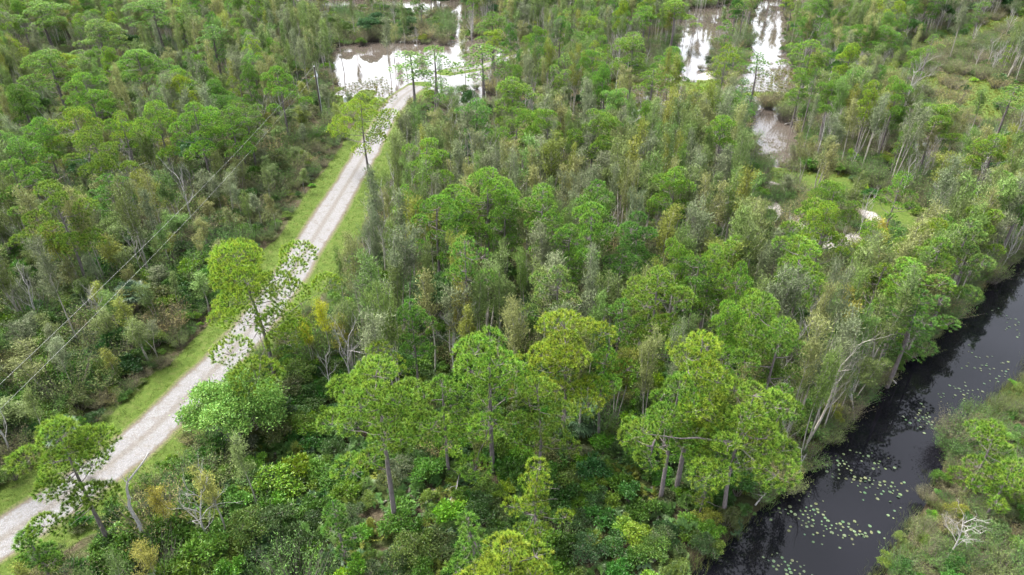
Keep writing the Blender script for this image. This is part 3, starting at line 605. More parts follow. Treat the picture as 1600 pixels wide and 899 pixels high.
# ------------------------------------------------------------ other single trees and plants
def place(name, parts, px, py, z, label, cat, rz=0, s=1, color=(1, 1, 1), tilt=None, group=None, ph=None, occ=1.0):
    x, y = G(px, py, z); e = plant(name, parts, (x, y, -.05), rz, s, color, tilt); tag(e, label, cat, group); occupied.append((x, y, occ))
    if ph: land(ph, px, py)
    return e
place('oak_tree', leafy(321, 4.7, 7.4, 19, 24000, .21, (.13, .27, .05), .85, 1.5), 352, 592, 6.8, 'dense fresh green broadleaf tree on the road edge below the overhanging pine', 'tree', ph='the green roadside broadleaf tree', occ=3.5)
place('oak_tree', leafy(322, 3.5, 7.5, 14, 17000, .17, (.055, .11, .03), .95, 1.5), 668, 425, 6.8, 'dense rounded dark green oak in the middle of the wood', 'tree', ph='the dense dark oak', occ=3)
place('oak_tree', leafy(323, 2.8, 4.5, 10, 9000, .2, (.045, .11, .025), .85, 1.2), 600, 552, 4.2, 'low dark green broadleaf tree behind the large front pine', 'tree', occ=2.3)
place('oak_tree', leafy(324, 2.2, 4.6, 9, 7000, .2, (.04, .085, .028), .9, 1.2), 940, 500, 4.4, 'blue-green rounded bush tree beside the golden-green pine', 'tree', occ=2)
place('oak_tree', OAKS[0], 235, 62, 8, 'dark rounded oak among the upper left pines', 'tree', s=1.1, color=(.6, .75, 1.1), occ=3.5)
place('oak_tree', OAKS[1], 1475, 2, 8, 'large dark green broadleaf tree beyond the grass track at the top right', 'tree', s=1.5, color=(.55, .8, .7), ph='the large dark top-right tree', occ=5)
place('oak_tree', OAKS[2], 1430, 30, 6, 'green broadleaf tree left of the large dark one beyond the grass track', 'tree', s=1.0, color=(.8, 1, .8), occ=3)
place('oak_tree', OAKS[1], 830, 560, 4, 'low dark oak under the golden-green pine', 'tree', rz=2, s=.6, color=(.6, .8, .8), occ=2)
place('fan_palm', palm(621, 3.2, 40, .8, 1.15, (.06, .115, .055), 14), 205, 462, 3.2, 'blue-green fan palm with hanging brown fronds in the left brush', 'palm', s=1.0, ph='the left fan palm', occ=1.6)
place('fan_palm', palm(622, .8, 44, .9, 1.2, (.062, .115, .055), 8), 908, 652, 1.2, 'low blue-green fan palm on the forest floor near the centre', 'palm', s=1.1, ph='the low central fan palm', occ=2)
place('fan_palm', SABAL[1], 88, 664, 2.2, 'fan palm half hidden behind the lone verge pine', 'palm', rz=1, s=.9, occ=1.5)
place('fan_palm', SABAL[0], 1050, 415, 4, 'small fan palm poking up between the pines right of centre', 'palm', rz=2, s=.85, occ=1.5)
place('fan_palm', SABAL[0], 1345, 32, 5, 'fan palm among the far trees left of the grass track', 'palm', rz=3, s=1.2, occ=1.5)
place('fan_palm', SABAL[0], 1402, 22, 5, 'fan palm before the dark broadleaf tree at the top right', 'palm', rz=.5, s=1.2, occ=1.5)
place('fan_palm', SABAL[0], 1522, 4, 5, 'brown-skirted fan palm at the right end of the dark broadleaf tree', 'palm', rz=4, s=1.1, occ=1.5)

# bare and pale trees that stand out
def crooked(pts, r, seed, twigs=8, tl=1.0, mt='dead_wood'):
    g = np.random.default_rng(seed); wood = MB(); tw = MB(); e = []; pts = np.array(pts, float); k = np.linspace(0, 1, len(pts)); kk = np.linspace(0, 1, 18)
    P_ = np.stack([np.interp(kk, k, pts[:, j]) for j in range(3)], 1)+np.cumsum(g.normal(0, .035, (18, 3)), 0); tube(wood, P_, r*(1-.72*kk), 8)
    for i in range(twigs):
        q = P_[g.integers(6, 18)]; grow(tw, g, q, nrm(rdir(1, g)[0]+np.array([0, 0, .3])), tl*g.uniform(.5, 1.2), .04, 1, e, .2, .6, 3, 4)
    return [('trunk', wood.mesh('dead_trunk', True), M[mt]), ('branches', tw.mesh('dead_branches', True), M[mt])]
place('dead_tree', crooked([(0, 0, 0), (.1, .2, 2.2), (-.35, .5, 4.6), (-.2, 1.0, 6.4), (1.1, 2.4, 8.0)], .17, 701, 9, .8), 236, 872, 0, 'dead silvery tree with a curved bare trunk beside the near road', 'dead tree', ph='the curved dead trunk')
place('dead_tree', crooked([(0, 0, 0), (.2, 0, 1.5), (.1, .2, 2.8)], .16, 702, 6, .9), 273, 392, 0, 'short grey snag in the left brush under the power lines', 'dead tree', ph='the short grey snag')
place('bare_tree', bare(721, 11.5, 4, .5, .5, 3, 'pale_bark'), 1262, 690, 0, 'tall pale leaning bare-limbed tree on the canal edge', 'bare tree', tilt=(0, R(7)), ph='the pale leaning canal tree')
place('bare_tree', bare(722, 6.5, 4, .9, .1, 3), 1480, 872, 0, 'silver-grey dead bushy tree at the lower right corner', 'bare tree', s=(.85, .85, .8), ph='the silver dead bush tree')
place('bare_tree', bare(723, 11, 5, .55, .35, 3, 'dead_wood'), 1405, 190, 0, 'large grey leafless tree standing before the green clearing at the right', 'bare tree', s=(1.3, 1.3, 1.15), ph='the large grey leafless tree')
place('bare_tree', BARE[4][0:2], 950, 165, 0, 'grey bushy leafless tree left of the grassy clearing', 'bare tree', s=1.2)
place('bare_tree', BARE[5][0:2], 1290, 690-55, 0, 'spreading grey dead tree against the canal edge foliage', 'bare tree', s=.8, rz=1)
place('bare_tree', BARE[6][0:2], 1335, 655, 0, 'grey bleached dead branches hanging at the canal edge', 'bare tree', s=.75, rz=2, tilt=(0, .5))
place('bare_tree', bare(724, 8.5, 4, .6, .3), 555, 610, 0, 'thin bleached bare tree in the thicket behind the large front pine', 'bare tree')
place('bare_tree', bare(725, 8.5, 5, .6, .35), 712, 590, 0, 'bleached bushy bare treetop left of the crooked-limbed open pine', 'bare tree', ph='the bleached bare treetop')
place('bare_tree', bare(726, 7.5, 4, .6, .3), 338, 850, 0, 'bleached bare tree in the thicket right of the curved dead trunk', 'bare tree')
place('bare_tree', bare(727, 9, 4, .6, .3), 600, 420, 0, 'tall bleached bare tree between the road and the tall central pine', 'bare tree', ph='the tall bleached tree')
place('bare_tree', bare(728, 9, 5, .6, .3), 1085, 420, 0, 'silver twiggy bare tree above the egg-shaped bright pine', 'bare tree')
GOLD = (2.5, 2.2, .35)
for i, (px, py, h, cc, lb) in enumerate([(500, 478, 7, GOLD, 'bright yellow leafy tree beside the road'), (478, 510, 5.5, GOLD, 'small yellow flowering tree at the road edge'), (540, 500, 7, (1.7, 1.35, .6), 'yellowish feathery tree right of the bright yellow one'),
        (720, 470, 9, (1.6, 1.35, .8), 'pale straw-coloured feathery tree left of the golden-green pine'), (1345, 480, 9.5, (1.7, 1.4, .7), 'yellow-topped pale-limbed tree near the canal'), (1372, 352, 7, (2.2, 1.6, .4), 'golden leafed tree below the sandy loop'), (1430, 378, 6, (2.0, 1.6, .4), 'golden topped tree right of the sandy loop'),
        (240, 770, 6, (1.7, 1.35, .6), 'yellowish feathery tree by the curved dead trunk'), (325, 745, 7, (1.5, 1.35, .9), 'pale green feathery tree right of the curved dead trunk'), (225, 850, 5.5, (1.6, 1.3, .8), 'straw-tinged tree at the foot of the curved dead trunk'), (375, 700, 7, (1.0, 1.15, 1), 'green feathery tree below the green broadleaf tree on the road'),
        (985, 110, 9, (1.5, 1.35, 1.4), 'pale grey feathery treetop left of the grassy clearing'), (330, 240, 7, (1.2, 1.2, 1), 'olive feathery tree near the pale pools in the left woods')]):
    place('slender_tree', SLEN[i % 7], px, py, h*.95, lb, 'slender tree', rz=i, s=(h/11*1.35, h/11*1.35, h/11), color=cc, occ=1.2)
land('the yellow roadside tree', 500, 500); land('the sandy loop', 1345, 345); land('the yellow-topped canal tree', 1345, 500)

# ------------------------------------------------------------ utility pole and power lines
def box(mb, c, s, col=(1, 1, 1)):
    c = np.array(c, float); s = np.array(s, float)/2
    v = np.array([[x, y, z] for x in (-1, 1) for y in (-1, 1) for z in (-1, 1)])*s+c
    mb.add(v, f4=[(0, 1, 3, 2), (4, 6, 7, 5), (0, 4, 5, 1), (2, 3, 7, 6), (0, 2, 6, 4), (1, 5, 7, 3)], c=col)
def flat_mat(name, c, r=.6, metal=0):
    m, t, o = mat(name); p = nn(t, 'ShaderNodeBsdfPrincipled'); p.inputs['Roughness'].default_value = r; p.inputs['Metallic'].default_value = metal
    tc = nn(t, 'ShaderNodeTexCoord'); f = noise(t, 6, 4, tc.outputs['Object']); t.links.new(mixc(t, ramp(t, f, (.35, 0), (.7, .5)), c, tuple(x*.7 for x in c)), p.inputs['Base Color']); t.links.new(p.outputs[0], o.inputs[0]); return m
M['creosote'] = flat_mat('dark_pole_wood', (.07, .058, .05), .9); M['white_metal'] = flat_mat('white_enamel', (.75, .77, .8), .4); M['grey_metal'] = flat_mat('grey_steel', (.45, .46, .48), .5); M['wire'] = flat_mat('aluminium_wire', (.4, .41, .41), .6)
p0 = G(503, 185); p1 = np.array([-38.7, 14.0])
def util_pole(x, y, label, H_=9.7):
    e = empty('utility_pole', (x, y, 0)); tag(e, label, 'utility pole')
    b = MB(); k = np.linspace(0, 1, 6); tube(b, np.stack([k*0, k*0, k*H_], 1), .17-.06*k, 10); link('pole_shaft', b.mesh('pole_shaft', True), M['creosote'], e)
    b = MB(); tube(b, [(.22, -.05, 0), (.22, -.05, H_*.55), (.22, -.05, H_-.6)], .06, 6); link('riser_pipe', b.mesh('riser_pipe', True), M['grey_metal'], e)
    for z in (H_+.02, 7.9):
        b = MB(); q = 0 if z > 9 else -.22; tube(b, [(q, 0, z), (q, 0, z+.1), (q, 0, z+.14), (q, 0, z+.22)], [.05, .11, .06, .04], 8); link('insulator', b.mesh('insulator', True), M['white_metal'], e)
    b = MB(); tube(b, [(.28, .0, H_-1.9), (.28, .0, H_-1.3), (.28, 0, H_-1.25)], [.17, .17, .05], 10); tf = link('transformer', b.mesh('transformer', True), M['grey_metal'], e)
    b = MB(); tube(b, [(.28, 0, H_-1.25), (.28, 0, H_-1.0)], .04, 6); link('bushing', b.mesh('bushing', True), M['white_metal'], tf)
util_pole(p0[0], p0[1], 'dark wooden utility pole left of the road before the junction')
util_pole(p1[0], p1[1], 'dark wooden utility pole behind the viewer carrying the near ends of the wires')
land('the utility pole', 503, 150)
for z0, sag, lb in ((9.7, 1.5, 'upper power line running along the left side of the road'), (8.0, 1.7, 'lower power line running along the left side of the road')):
    b = MB(); k = np.linspace(0, 1, 60); A = np.array([p0[0], p0[1], z0]); B = np.array([p1[0], p1[1], z0])
    if z0 < 9: A[0] -= .22; B[0] -= .22
    P_ = A+(B-A)*k[:, None]; P_[:, 2] += .2-4*sag*k*(1-k); tube(b, P_, .007, 5)
    tag(link('power_line', b.mesh('power_line', True), M['wire']), lb, 'power line', 'power lines of the utility pole')
# small pale roadside boxes seen through the crowns
for (px, py, s_, lb) in ((133, 742, .5, 'small white and blue marker box on a post beside the near road'), (541, 168, .8, 'pale blue-white utility cabinet on the verge by the lone pine')):
    x, y = G(px, py); e = empty('marker_box', (x, y, 0), .3); tag(e, lb, 'marker box')
    hh = 1.1 if s_ < 1 else .15
    b = MB(); tube(b, [(0, 0, 0), (0, 0, hh)], .04 if s_ < 1 else .4, 6); link('post', b.mesh('post'), M['grey_metal'], e)
    b = MB(); box(b, (0, 0, hh+s_*.6), (s_*.8, s_*.6, s_*1.2)); link('cabinet', b.mesh('cabinet'), M['white_metal'], e)
    b = MB(); v = np.array([(-.45, -.35, 0), (.45, -.35, 0), (.45, .35, 0), (-.45, .35, 0), (0, -.1, .35), (0, .1, .35)])*s_+np.array([0, 0, hh+s_*1.2]); b.add(v, f4=[(0, 1, 5, 4)][:0] or [(1, 2, 5, 4), (3, 0, 4, 5)], f3=[(0, 1, 4), (2, 3, 5)]); link('lid', b.mesh('lid'), M['white_metal'], e)

# ------------------------------------------------------------ the rest of the wood
occ = lambda: np.array(occupied)
def clear_of(x, y, rroad=4.6, wet_ok=True, canal=-.4):
    P = np.stack([x, y], 1); d, s, a = seg_dist(P, ROAD); b, _, _ = seg_dist(P, BRANCH)
    lim = np.where(s < 0, rroad+1.6, rroad)     # wider verge on the right in the middle stretch
    lim = np.where((s < 0), rroad+.9, np.where((y > 62) & (y < 130), rroad+2.0, rroad-.2))
    ok = (d > lim) & (b > 3.2) & (canal_sd(x, y) < canal)
    return ok
def jitter(step, xr, yr):
    a = np.arange(xr[0], xr[1], step); b = np.arange(yr[0], yr[1], step); A, B = np.meshgrid(a, b); A = A.ravel(); B = B.ravel()
    A = A+rng.uniform(-.5, .5, len(A))*step*.95; B = B+rng.uniform(-.5, .5, len(B))*step*.95
    keep = (np.abs(A) < .75*B+32) ; return A[keep], B[keep]
def far_from(x, y, pad):
    o_ = occ(); d = np.hypot(x[:, None]-o_[None, :, 0], y[:, None]-o_[None, :, 1])-o_[None, :, 2]*pad; return d.min(1) > 0
PR = (-235, 235); 
cands = {'pine': [], 'slender': [], 'bare': [], 'oak': []}
def zone_prob(kind, px, py, x, y):
    """chance of a tree whose TOP is seen at px,py"""
    L = px < 640-(py-100)*.75; cen = (~L) & (px < 1300-(py-300)*.1)
    p = np.zeros_like(px)
    if kind == 'pine':
        p = np.where(L & (py < 240), .55, np.where(L & (py < 330), .4, np.where(L, .05, p)))
        p = np.where(cen & (py < 140), .42, np.where(cen & (py < 430), .14, np.where(cen & (py < 640), .1, p))); p = np.where((~L) & (~cen), np.where(py < 300, .32, .2), p)
        p = np.where((px > 400) & (px < 640) & (py < 110), .12, p)
    if kind == 'scrub': p = np.where(L & (py > 130) & (px < 560), .75, np.where(cen & (py > 140) & (py < 600), .1, p))
    if kind == 'slender':
        p = np.where(L & (py < 150), .35, np.where(L & (py < 420), .42, np.where(L, .1, p)))
        p = np.where(cen & (py < 150), .3, np.where(cen & (py < 440), .85, np.where(cen & (py < 560), .2, .015))); p = np.where(L, np.where(py < 420, .42, .1), p)
        p = np.where((~L) & (~cen), np.where((x*CN[0]+y*CN[1] > -20), 1.3, np.where(py < 640, .65, .1)), p)
    if kind == 'bare':
        p = np.where(py < 460, .75, .08); p = np.where((px > 1100) & (py < 640), 1.0, p); p = np.where(L & (py < 150), .45, p)
    if kind == 'oak': p = np.where(py < 260, .3, .1)
    return p
for kind, step, h0, h1, pad in (('pine', 4.6, 10.5, 15, .75), ('oak', 11, 5, 8, .8), ('slender', 2.9, 8.5, 13.5, .28), ('scrub', 3.0, 3.6, 6.4, .3), ('bare', 5.2, 6, 10.5, .3)):
    x, y = jitter(step, PR, (19, 285)); h = rng.uniform(h0, h1, len(x)); px, py, dep = proj(x, y, h)
    gpx, gpy, _ = proj(x, y, 0)
    ok = clear_of(x, y) & far_from(x, y, pad)
    cls = np.zeros(len(x), bool)
    for P in GRASSP: cls |= inpoly(gpx, gpy, P)
    for P in SANDP: cls |= inpoly(gpx, gpy, P) & (rng.random(len(x)) < .75)
    wetk = np.zeros(len(x), bool)
    for P in PUD: wetk |= pdist_in(gpx, gpy, P) > -4
    # keep the views into the pools and clearings open: nothing tall right in front of them either
    fr = np.zeros(len(x), bool); fr2 = fr.copy()
    for q, o_x in ((.3, 0), (.6, 0), (.85, -16), (.85, 16), (.95, 0)):
        qx, qy, _ = proj(x, y, h*q); qx = qx+o_x
        for P in (PUD[0], PUD[3], PUD[4], PUD[5], PUD[6], PUD[7], PUD[1], GRASSP[1]): fr |= inpoly(qx, qy, P)
        for P in (GRASSP[0], SANDP[0], SANDP[1], PUD[4], PUD[6]): fr2 |= inpoly(qx, qy, P)
    ok &= ~(cls & (rng.random(len(x)) < .95)) & ~(wetk & (rng.random(len(x)) < .68)) & ~(fr & (rng.random(len(x)) < .87)) & ~(fr2 & (rng.random(len(x)) < .95))
    # hold back where the road must stay in view
    rp = np.zeros(len(x), bool)
    for q in (.3, .6, .95):
        qx, qy, _ = proj(x, y, h*q); gx_, gy_ = [], []
        u = (449.5-qy)/FPX; tt = -CAM_H/(-sP+u*cP); wx = (qx-800)/FPX*tt; wy = (cP+u*sP)*tt
        rp |= seg_dist(np.stack([wx, wy], 1), ROAD)[0] < (3.4 if kind != 'pine' else 4.2)
    ok &= ~(rp & (y < 150)) & ~((x > -41.5) & (x < -30) & (y < 136) & (y > 34) & (kind != 'scrub'))
    for q in (.4, .9):
        qx, qy, _ = proj(x, y, h*q); ok &= ~((qx > 478) & (qx < 524) & (qy > 92) & (qy < 260) & (y < 130))
    for (cx_, cy_, cw_, cdp) in CROWNS:
        if cw_ < 55: continue
        hid = np.zeros(len(x), bool)
        for q in (.6, .8, .98):
            qx, qy, qd = proj(x, y, h*q); hid |= (np.abs(qx-cx_) < cw_*.52) & (qy > cy_-4) & (qy < cy_+cw_*.8) & (qd < cdp-.5)
        ok &= ~(hid & (rng.random(len(x)) < .9))
    right_bank = (x*CN[0]+y*CN[1] > -6)
    cpx = (x*CN[0]+y*CN[1] > -22) & (y < 120)
    pr = zone_prob(kind, px, py, x, y); pr = np.where(right_bank & (y < 75), 0, pr)
    pr = pr*np.clip(.55+.9*fnoise(x, y, 14), 0, 1.6)
    ok &= rng.random(len(x)) < pr
    for a in np.nonzero(ok)[0]: cands['slender' if kind == 'scrub' else kind].append((x[a], y[a], h[a], px[a], py[a], dep[a]))
    if kind in ('pine', 'oak'): occupied += [(x[a], y[a], 1.8) for a in np.nonzero(ok)[0]]
for px_, py_, rr in ((600, 800, 1.4), (600, 845, 1.6), (145, 850, 1.6), (235, 850, 1.6), (1262, 700, 1.5), (840, 700, 1.2), (765, 740, 1.2), (908, 690, 1.5), (503, 195, 2), (205, 500, 1.6), (273, 410, 1.5)):
    occupied.append(tuple(G(px_, py_))+(rr,))
for l_ in np.arange(-12, 130, 2.3):
    for s_ in (-14.6, -17.2):
        q_ = canal_pt(l_+rng.uniform(-.9, .9), s_+rng.uniform(-.7, .7)); x_, y_ = float(q_[0]), float(q_[1])
        gx_, gy_, _ = proj(x_, y_, 0); lowz = abs(gx_-1262) < 70 and gy_ > 560
        h_ = rng.uniform(4.5, 6.5) if lowz else rng.uniform(8.5, 12.5)
        if gy_ < 705 and far_from(np.array([x_]), np.array([y_]), .3)[0]:
            px_, py_, d_ = proj(x_, y_, h_); cands['pine' if rng.random() < .22 and not lowz else 'slender'].append((x_, y_, h_, px_, py_, d_)); occupied.append((x_, y_, .8))
SRC = {}
def remember(kind, vi, e):
    SRC.setdefault((kind, vi), [c for c in bpy.data.objects if c.parent == e])
def choose(kind, px, py):
    r = rng.random(); n = fnoise(np.array([px]), np.array([py]), 90)[0]
    if kind == 'pine':
        return ['bright green', 'mid-green', 'dark green', 'yellow-green', 'pale green'][rng.choice(5, p=[.35, .27, .12, .14, .12])]
    return ['olive green', 'grey-green', 'straw-tinged', 'fresh green', 'yellowish'][rng.choice(5, p=[.32, .26, .17, .17, .08])]
SCOL = {'olive green': (.85, 1.0, .8), 'grey-green': (.95, .98, 1.35), 'straw-tinged': (1.3, 1.2, 1.15), 'fresh green': (.8, 1.1, .7), 'yellowish': (1.25, 1.25, .6)}
OCOL = {'deep green': (.7, .9, 1.0), 'fresh green': (1.05, 1.15, .8), 'blue-green': (.75, .95, 1.5)}
STUFF = {}
n_used = {'pine': sum(1 for h in hero), 'slender': 13, 'bare': 16, 'oak': 8}
def inview(c, m=8): return -m < c[3] < 1600+m and -25 < c[4] < 899+m
for kind in ('pine', 'oak', 'slender', 'bare'):
    L = sorted(cands[kind], key=lambda c: c[5]); quota = 296-n_used[kind] if kind != 'bare' else 220
    for c in L:
        x, y, h, px, py, dep = c; rz = rng.uniform(0, 6.28)
        if kind == 'pine':
            st = ['umbrella', 'oval', 'thin', 'slim'][rng.choice(4, p=[.45, .3, .17, .08])]; ps = PINES[st]; vi = int(rng.integers(len(ps))); H0, R0 = PH[st]
            w_ = rng.uniform(.62, .95); hh = h if st != 'slim' else h*.65; s = (w_, w_, hh/H0); look = choose('pine', px, py); colr = PCOL[look]; key = (kind, st, vi); parts = ps[vi]; nm, cat, grp, kw_ = 'pine_tree', 'pine tree', 'slash pines of the wood', 'pine'
        elif kind == 'slender':
            vi = int(rng.integers(7)); parts = SLEN[vi]; look = choose(kind, px, py); colr = SCOL[look]; w_ = rng.uniform(.65, 1.5)*(.8 if h < 7 else 1); s = (w_, w_, h/11); key = (kind, vi); nm, cat, grp, kw_ = 'slender_tree', 'slender tree', 'slender pale-stemmed trees of the wood', 'slender pale-stemmed tree'
        elif kind == 'bare':
            vi = int(rng.integers(7)); parts = BARE[vi]; look = ['grey', 'tan-grey', 'silvery'][rng.choice(3, p=[.5, .3, .2])]; colr = {'grey': (.95, .92, .9), 'tan-grey': (.95, .82, .72), 'silvery': (1.3, 1.27, 1.25)}[look]; s = h/9*.95; s = (s, s, s); key = (kind, vi); nm, cat, grp, kw_ = 'bare_tree', 'bare tree', 'leafless trees of the wood', 'leafless tree'
        else:
            vi = int(rng.integers(3)); parts = OAKS[vi]; look = list(OCOL)[rng.integers(3)]; colr = OCOL[look]; s = h/6.5*rng.uniform(.7, .95); s = (s, s, s); key = (kind, vi); nm, cat, grp, kw_ = 'oak_tree', 'tree', 'rounded broadleaf trees of the wood', 'broadleaf tree'
        if quota > 0 and inview(c):
            quota -= 1; e = plant(nm, parts, (x, y, -.05), rz, s, colr); tag(e, None, cat, grp)
            REG.append((e, kw_, ('tall ' if h > (13.7 if kind == 'pine' else 99) else 'short ' if h < (11.3 if kind == 'pine' else 8.2) else '')+look, proj(x, y, h*.8)))
            if key not in SRC: SRC[key] = list(e.children) or [o for o in bpy.data.objects if o.parent is e]
        else: STUFF.setdefault(kind, []).append((x, y, rz, s, colr, key))

# ------------------------------------------------------------ shrubs, brush and palmettos
def shrub_zone(px, py, x, y):
    """probabilities of brush / leafy / palmetto"""
    if x*CN[0]+y*CN[1] > -6: return (.55, .45, 0)
    if py > 690 and 360 < px < 1180: return (.01, .45, .54)
    if py > 560 and 330 < px < 1180: return (.03, .79, .18)
    if px < 330 and py > 380: return (.24, .74, .02)
    if px > 1180 or (py < 200): return (.66, .34, 0)
    if py < 400: return (.62, .38, 0)
    return (.3, .68, .02)
sx, sy = [], []
for step, yr in ((1.15, (20, 75)), (1.7, (75, 120)), (2.8, (120, 280))):
    a, b = jitter(step, PR, yr); sx.append(a); sy.append(b)
sx = np.concatenate(sx); sy = np.concatenate(sy); gpx, gpy, gdep = proj(sx, sy, .8)
ok = clear_of(sx, sy, 4.1, canal=-.1); wetk = np.zeros(len(sx), bool)
for P in PUD: wetk |= inpoly(gpx, gpy, P)
for P in GRASSP: wetk |= inpoly(gpx, gpy, P) & (rng.random(len(sx)) < .88)
for P in SANDP: wetk |= inpoly(gpx, gpy, P) & (rng.random(len(sx)) < (.97 if P is SANDP[0] or P is SANDP[1] else .7))
big = fnoise(sx, sy, 7)
clr = np.array([tuple(G(a_, b_))+(c_,) for a_, b_, c_ in ((600, 806, 1.2), (603, 850, 1.1), (145, 860, 1.8), (235, 885, 1.6), (1262, 700, 1.5), (840, 710, 1.3), (765, 750, 1.3), (905, 690, 2.0), (503, 195, 2.5), (205, 505, 1.9), (273, 412, 1.7))])
ok &= ~wetk & ((np.hypot(sx[:, None]-clr[None, :, 0], sy[:, None]-clr[None, :, 1])-clr[None, :, 2]).min(1) > 0) & (rng.random(len(sx)) < np.clip(.68+big*.8+.2*(sy < 75), 0, 1))
edge_rows = seg_dist(np.stack([sx, sy], 1), ROAD)[0]
sh = []
for a in np.nonzero(ok)[0]:
    px, py = gpx[a], gpy[a]; pb = shrub_zone(px, py, sx[a], sy[a]); r = rng.random()
    kind = 'brush' if r < pb[0] else 'shrub' if r < pb[0]+pb[1] else 'palmetto'
    s = rng.uniform(.65, 1.25)*(1 if sy[a] < 120 else 1.25)*(.8+.5*big[a])
    if edge_rows[a] < 7.5: s *= .62
    if 100 < sy[a] and any(inpoly(np.array([px]), np.array([py-14.]), P)[0] for P in (PUD[0], PUD[3], PUD[4], PUD[6])): s *= .45
    if canal_sd(sx[a:a+1], sy[a:a+1])[0] > -2.5: s *= .8
    if sx[a]*CN[0]+sy[a]*CN[1] > -6: s *= .62
    elif px < 480 and py > 200 and edge_rows[a] > 9: s *= 1.3
    sh.append((sx[a], sy[a], s, px, py, gdep[a], kind))
sh.sort(key=lambda c: c[5]/c[2])
quota = {'brush': 240, 'shrub': 290, 'palmetto': 250}
SHC = {'deep green': (.55, .8, .6), 'fresh green': (.95, 1.2, .6), 'olive': (.85, .88, .7), 'yellow-green': (1.5, 1.5, .5), 'dark green': (.38, .58, .5), 'grey-green': (.9, .9, 1.1)}
BC = {'olive': (.95, 1.1, .8), 'grey-brown': (1.15, 1.0, 1.15), 'dull green': (.65, 1.15, .6), 'straw-tinged': (1.7, 1.4, 1.3)}
PC = {'green': (.72, .95, .7), 'dull green': (.95, 1.1, 1.1), 'yellow-green': (1.7, 1.4, .8), 'blue-green': (.8, .95, 1.4)}
for (x, y, s, px, py, dep, kind) in sh:
    rz = rng.uniform(0, 6.28); left = px < 480 and py > 300
    if kind == 'brush':
        vi = int(rng.integers(3)); parts = BRUSH[vi]; look = list(BC)[rng.choice(4, p=[.34, .17, .4, .09])]; colr = BC[look]; s3 = (s, s, s*rng.uniform(.7, 1.15)); nm, cat, grp, kw_ = 'brush', 'brush', 'twiggy brush clumps', 'twiggy brush clump'
    elif kind == 'shrub':
        vi = int(rng.integers(6)); parts = SHRUB[vi]
        pp = [.3, .27, .16, .08, .13, .06] if py > 420 else [.2, .14, .24, .06, .18, .18]
        look = list(SHC)[rng.choice(6, p=pp)]; colr = SHC[look]; s3 = (s, s, s*rng.uniform(.75, 1.2)); nm, cat, grp, kw_ = 'shrub', 'shrub', 'leafy shrubs under the pines', 'leafy shrub'
    else:
        vi = int(rng.integers(3)); parts = PALMET[vi]; look = list(PC)[rng.choice(4, p=[.45, .25, .15, .15])]; colr = PC[look]; s = s*.95; s3 = (s, s, s); nm, cat, grp, kw_ = 'saw_palmetto', 'palmetto', 'saw palmettos under the pines', 'fan-leaved palmetto'
    key = (kind, vi); cc = (x, y, 0, px, py)
    if quota[kind] > 0 and 0 < px < 1600 and 0 < py < 899:
        quota[kind] -= 1; e = plant(nm, parts, (x, y, -.05), rz, s3, colr); tag(e, None, cat, grp); REG.append((e, kw_, ('large ' if s > 1.05 else 'small ' if s < .7 else '')+look, proj(x, y, .8)))
        if key not in SRC: SRC[key] = [o for o in bpy.data.objects if o.parent is e]
    else: STUFF.setdefault(kind, []).append((x, y, rz, s3, colr, key))

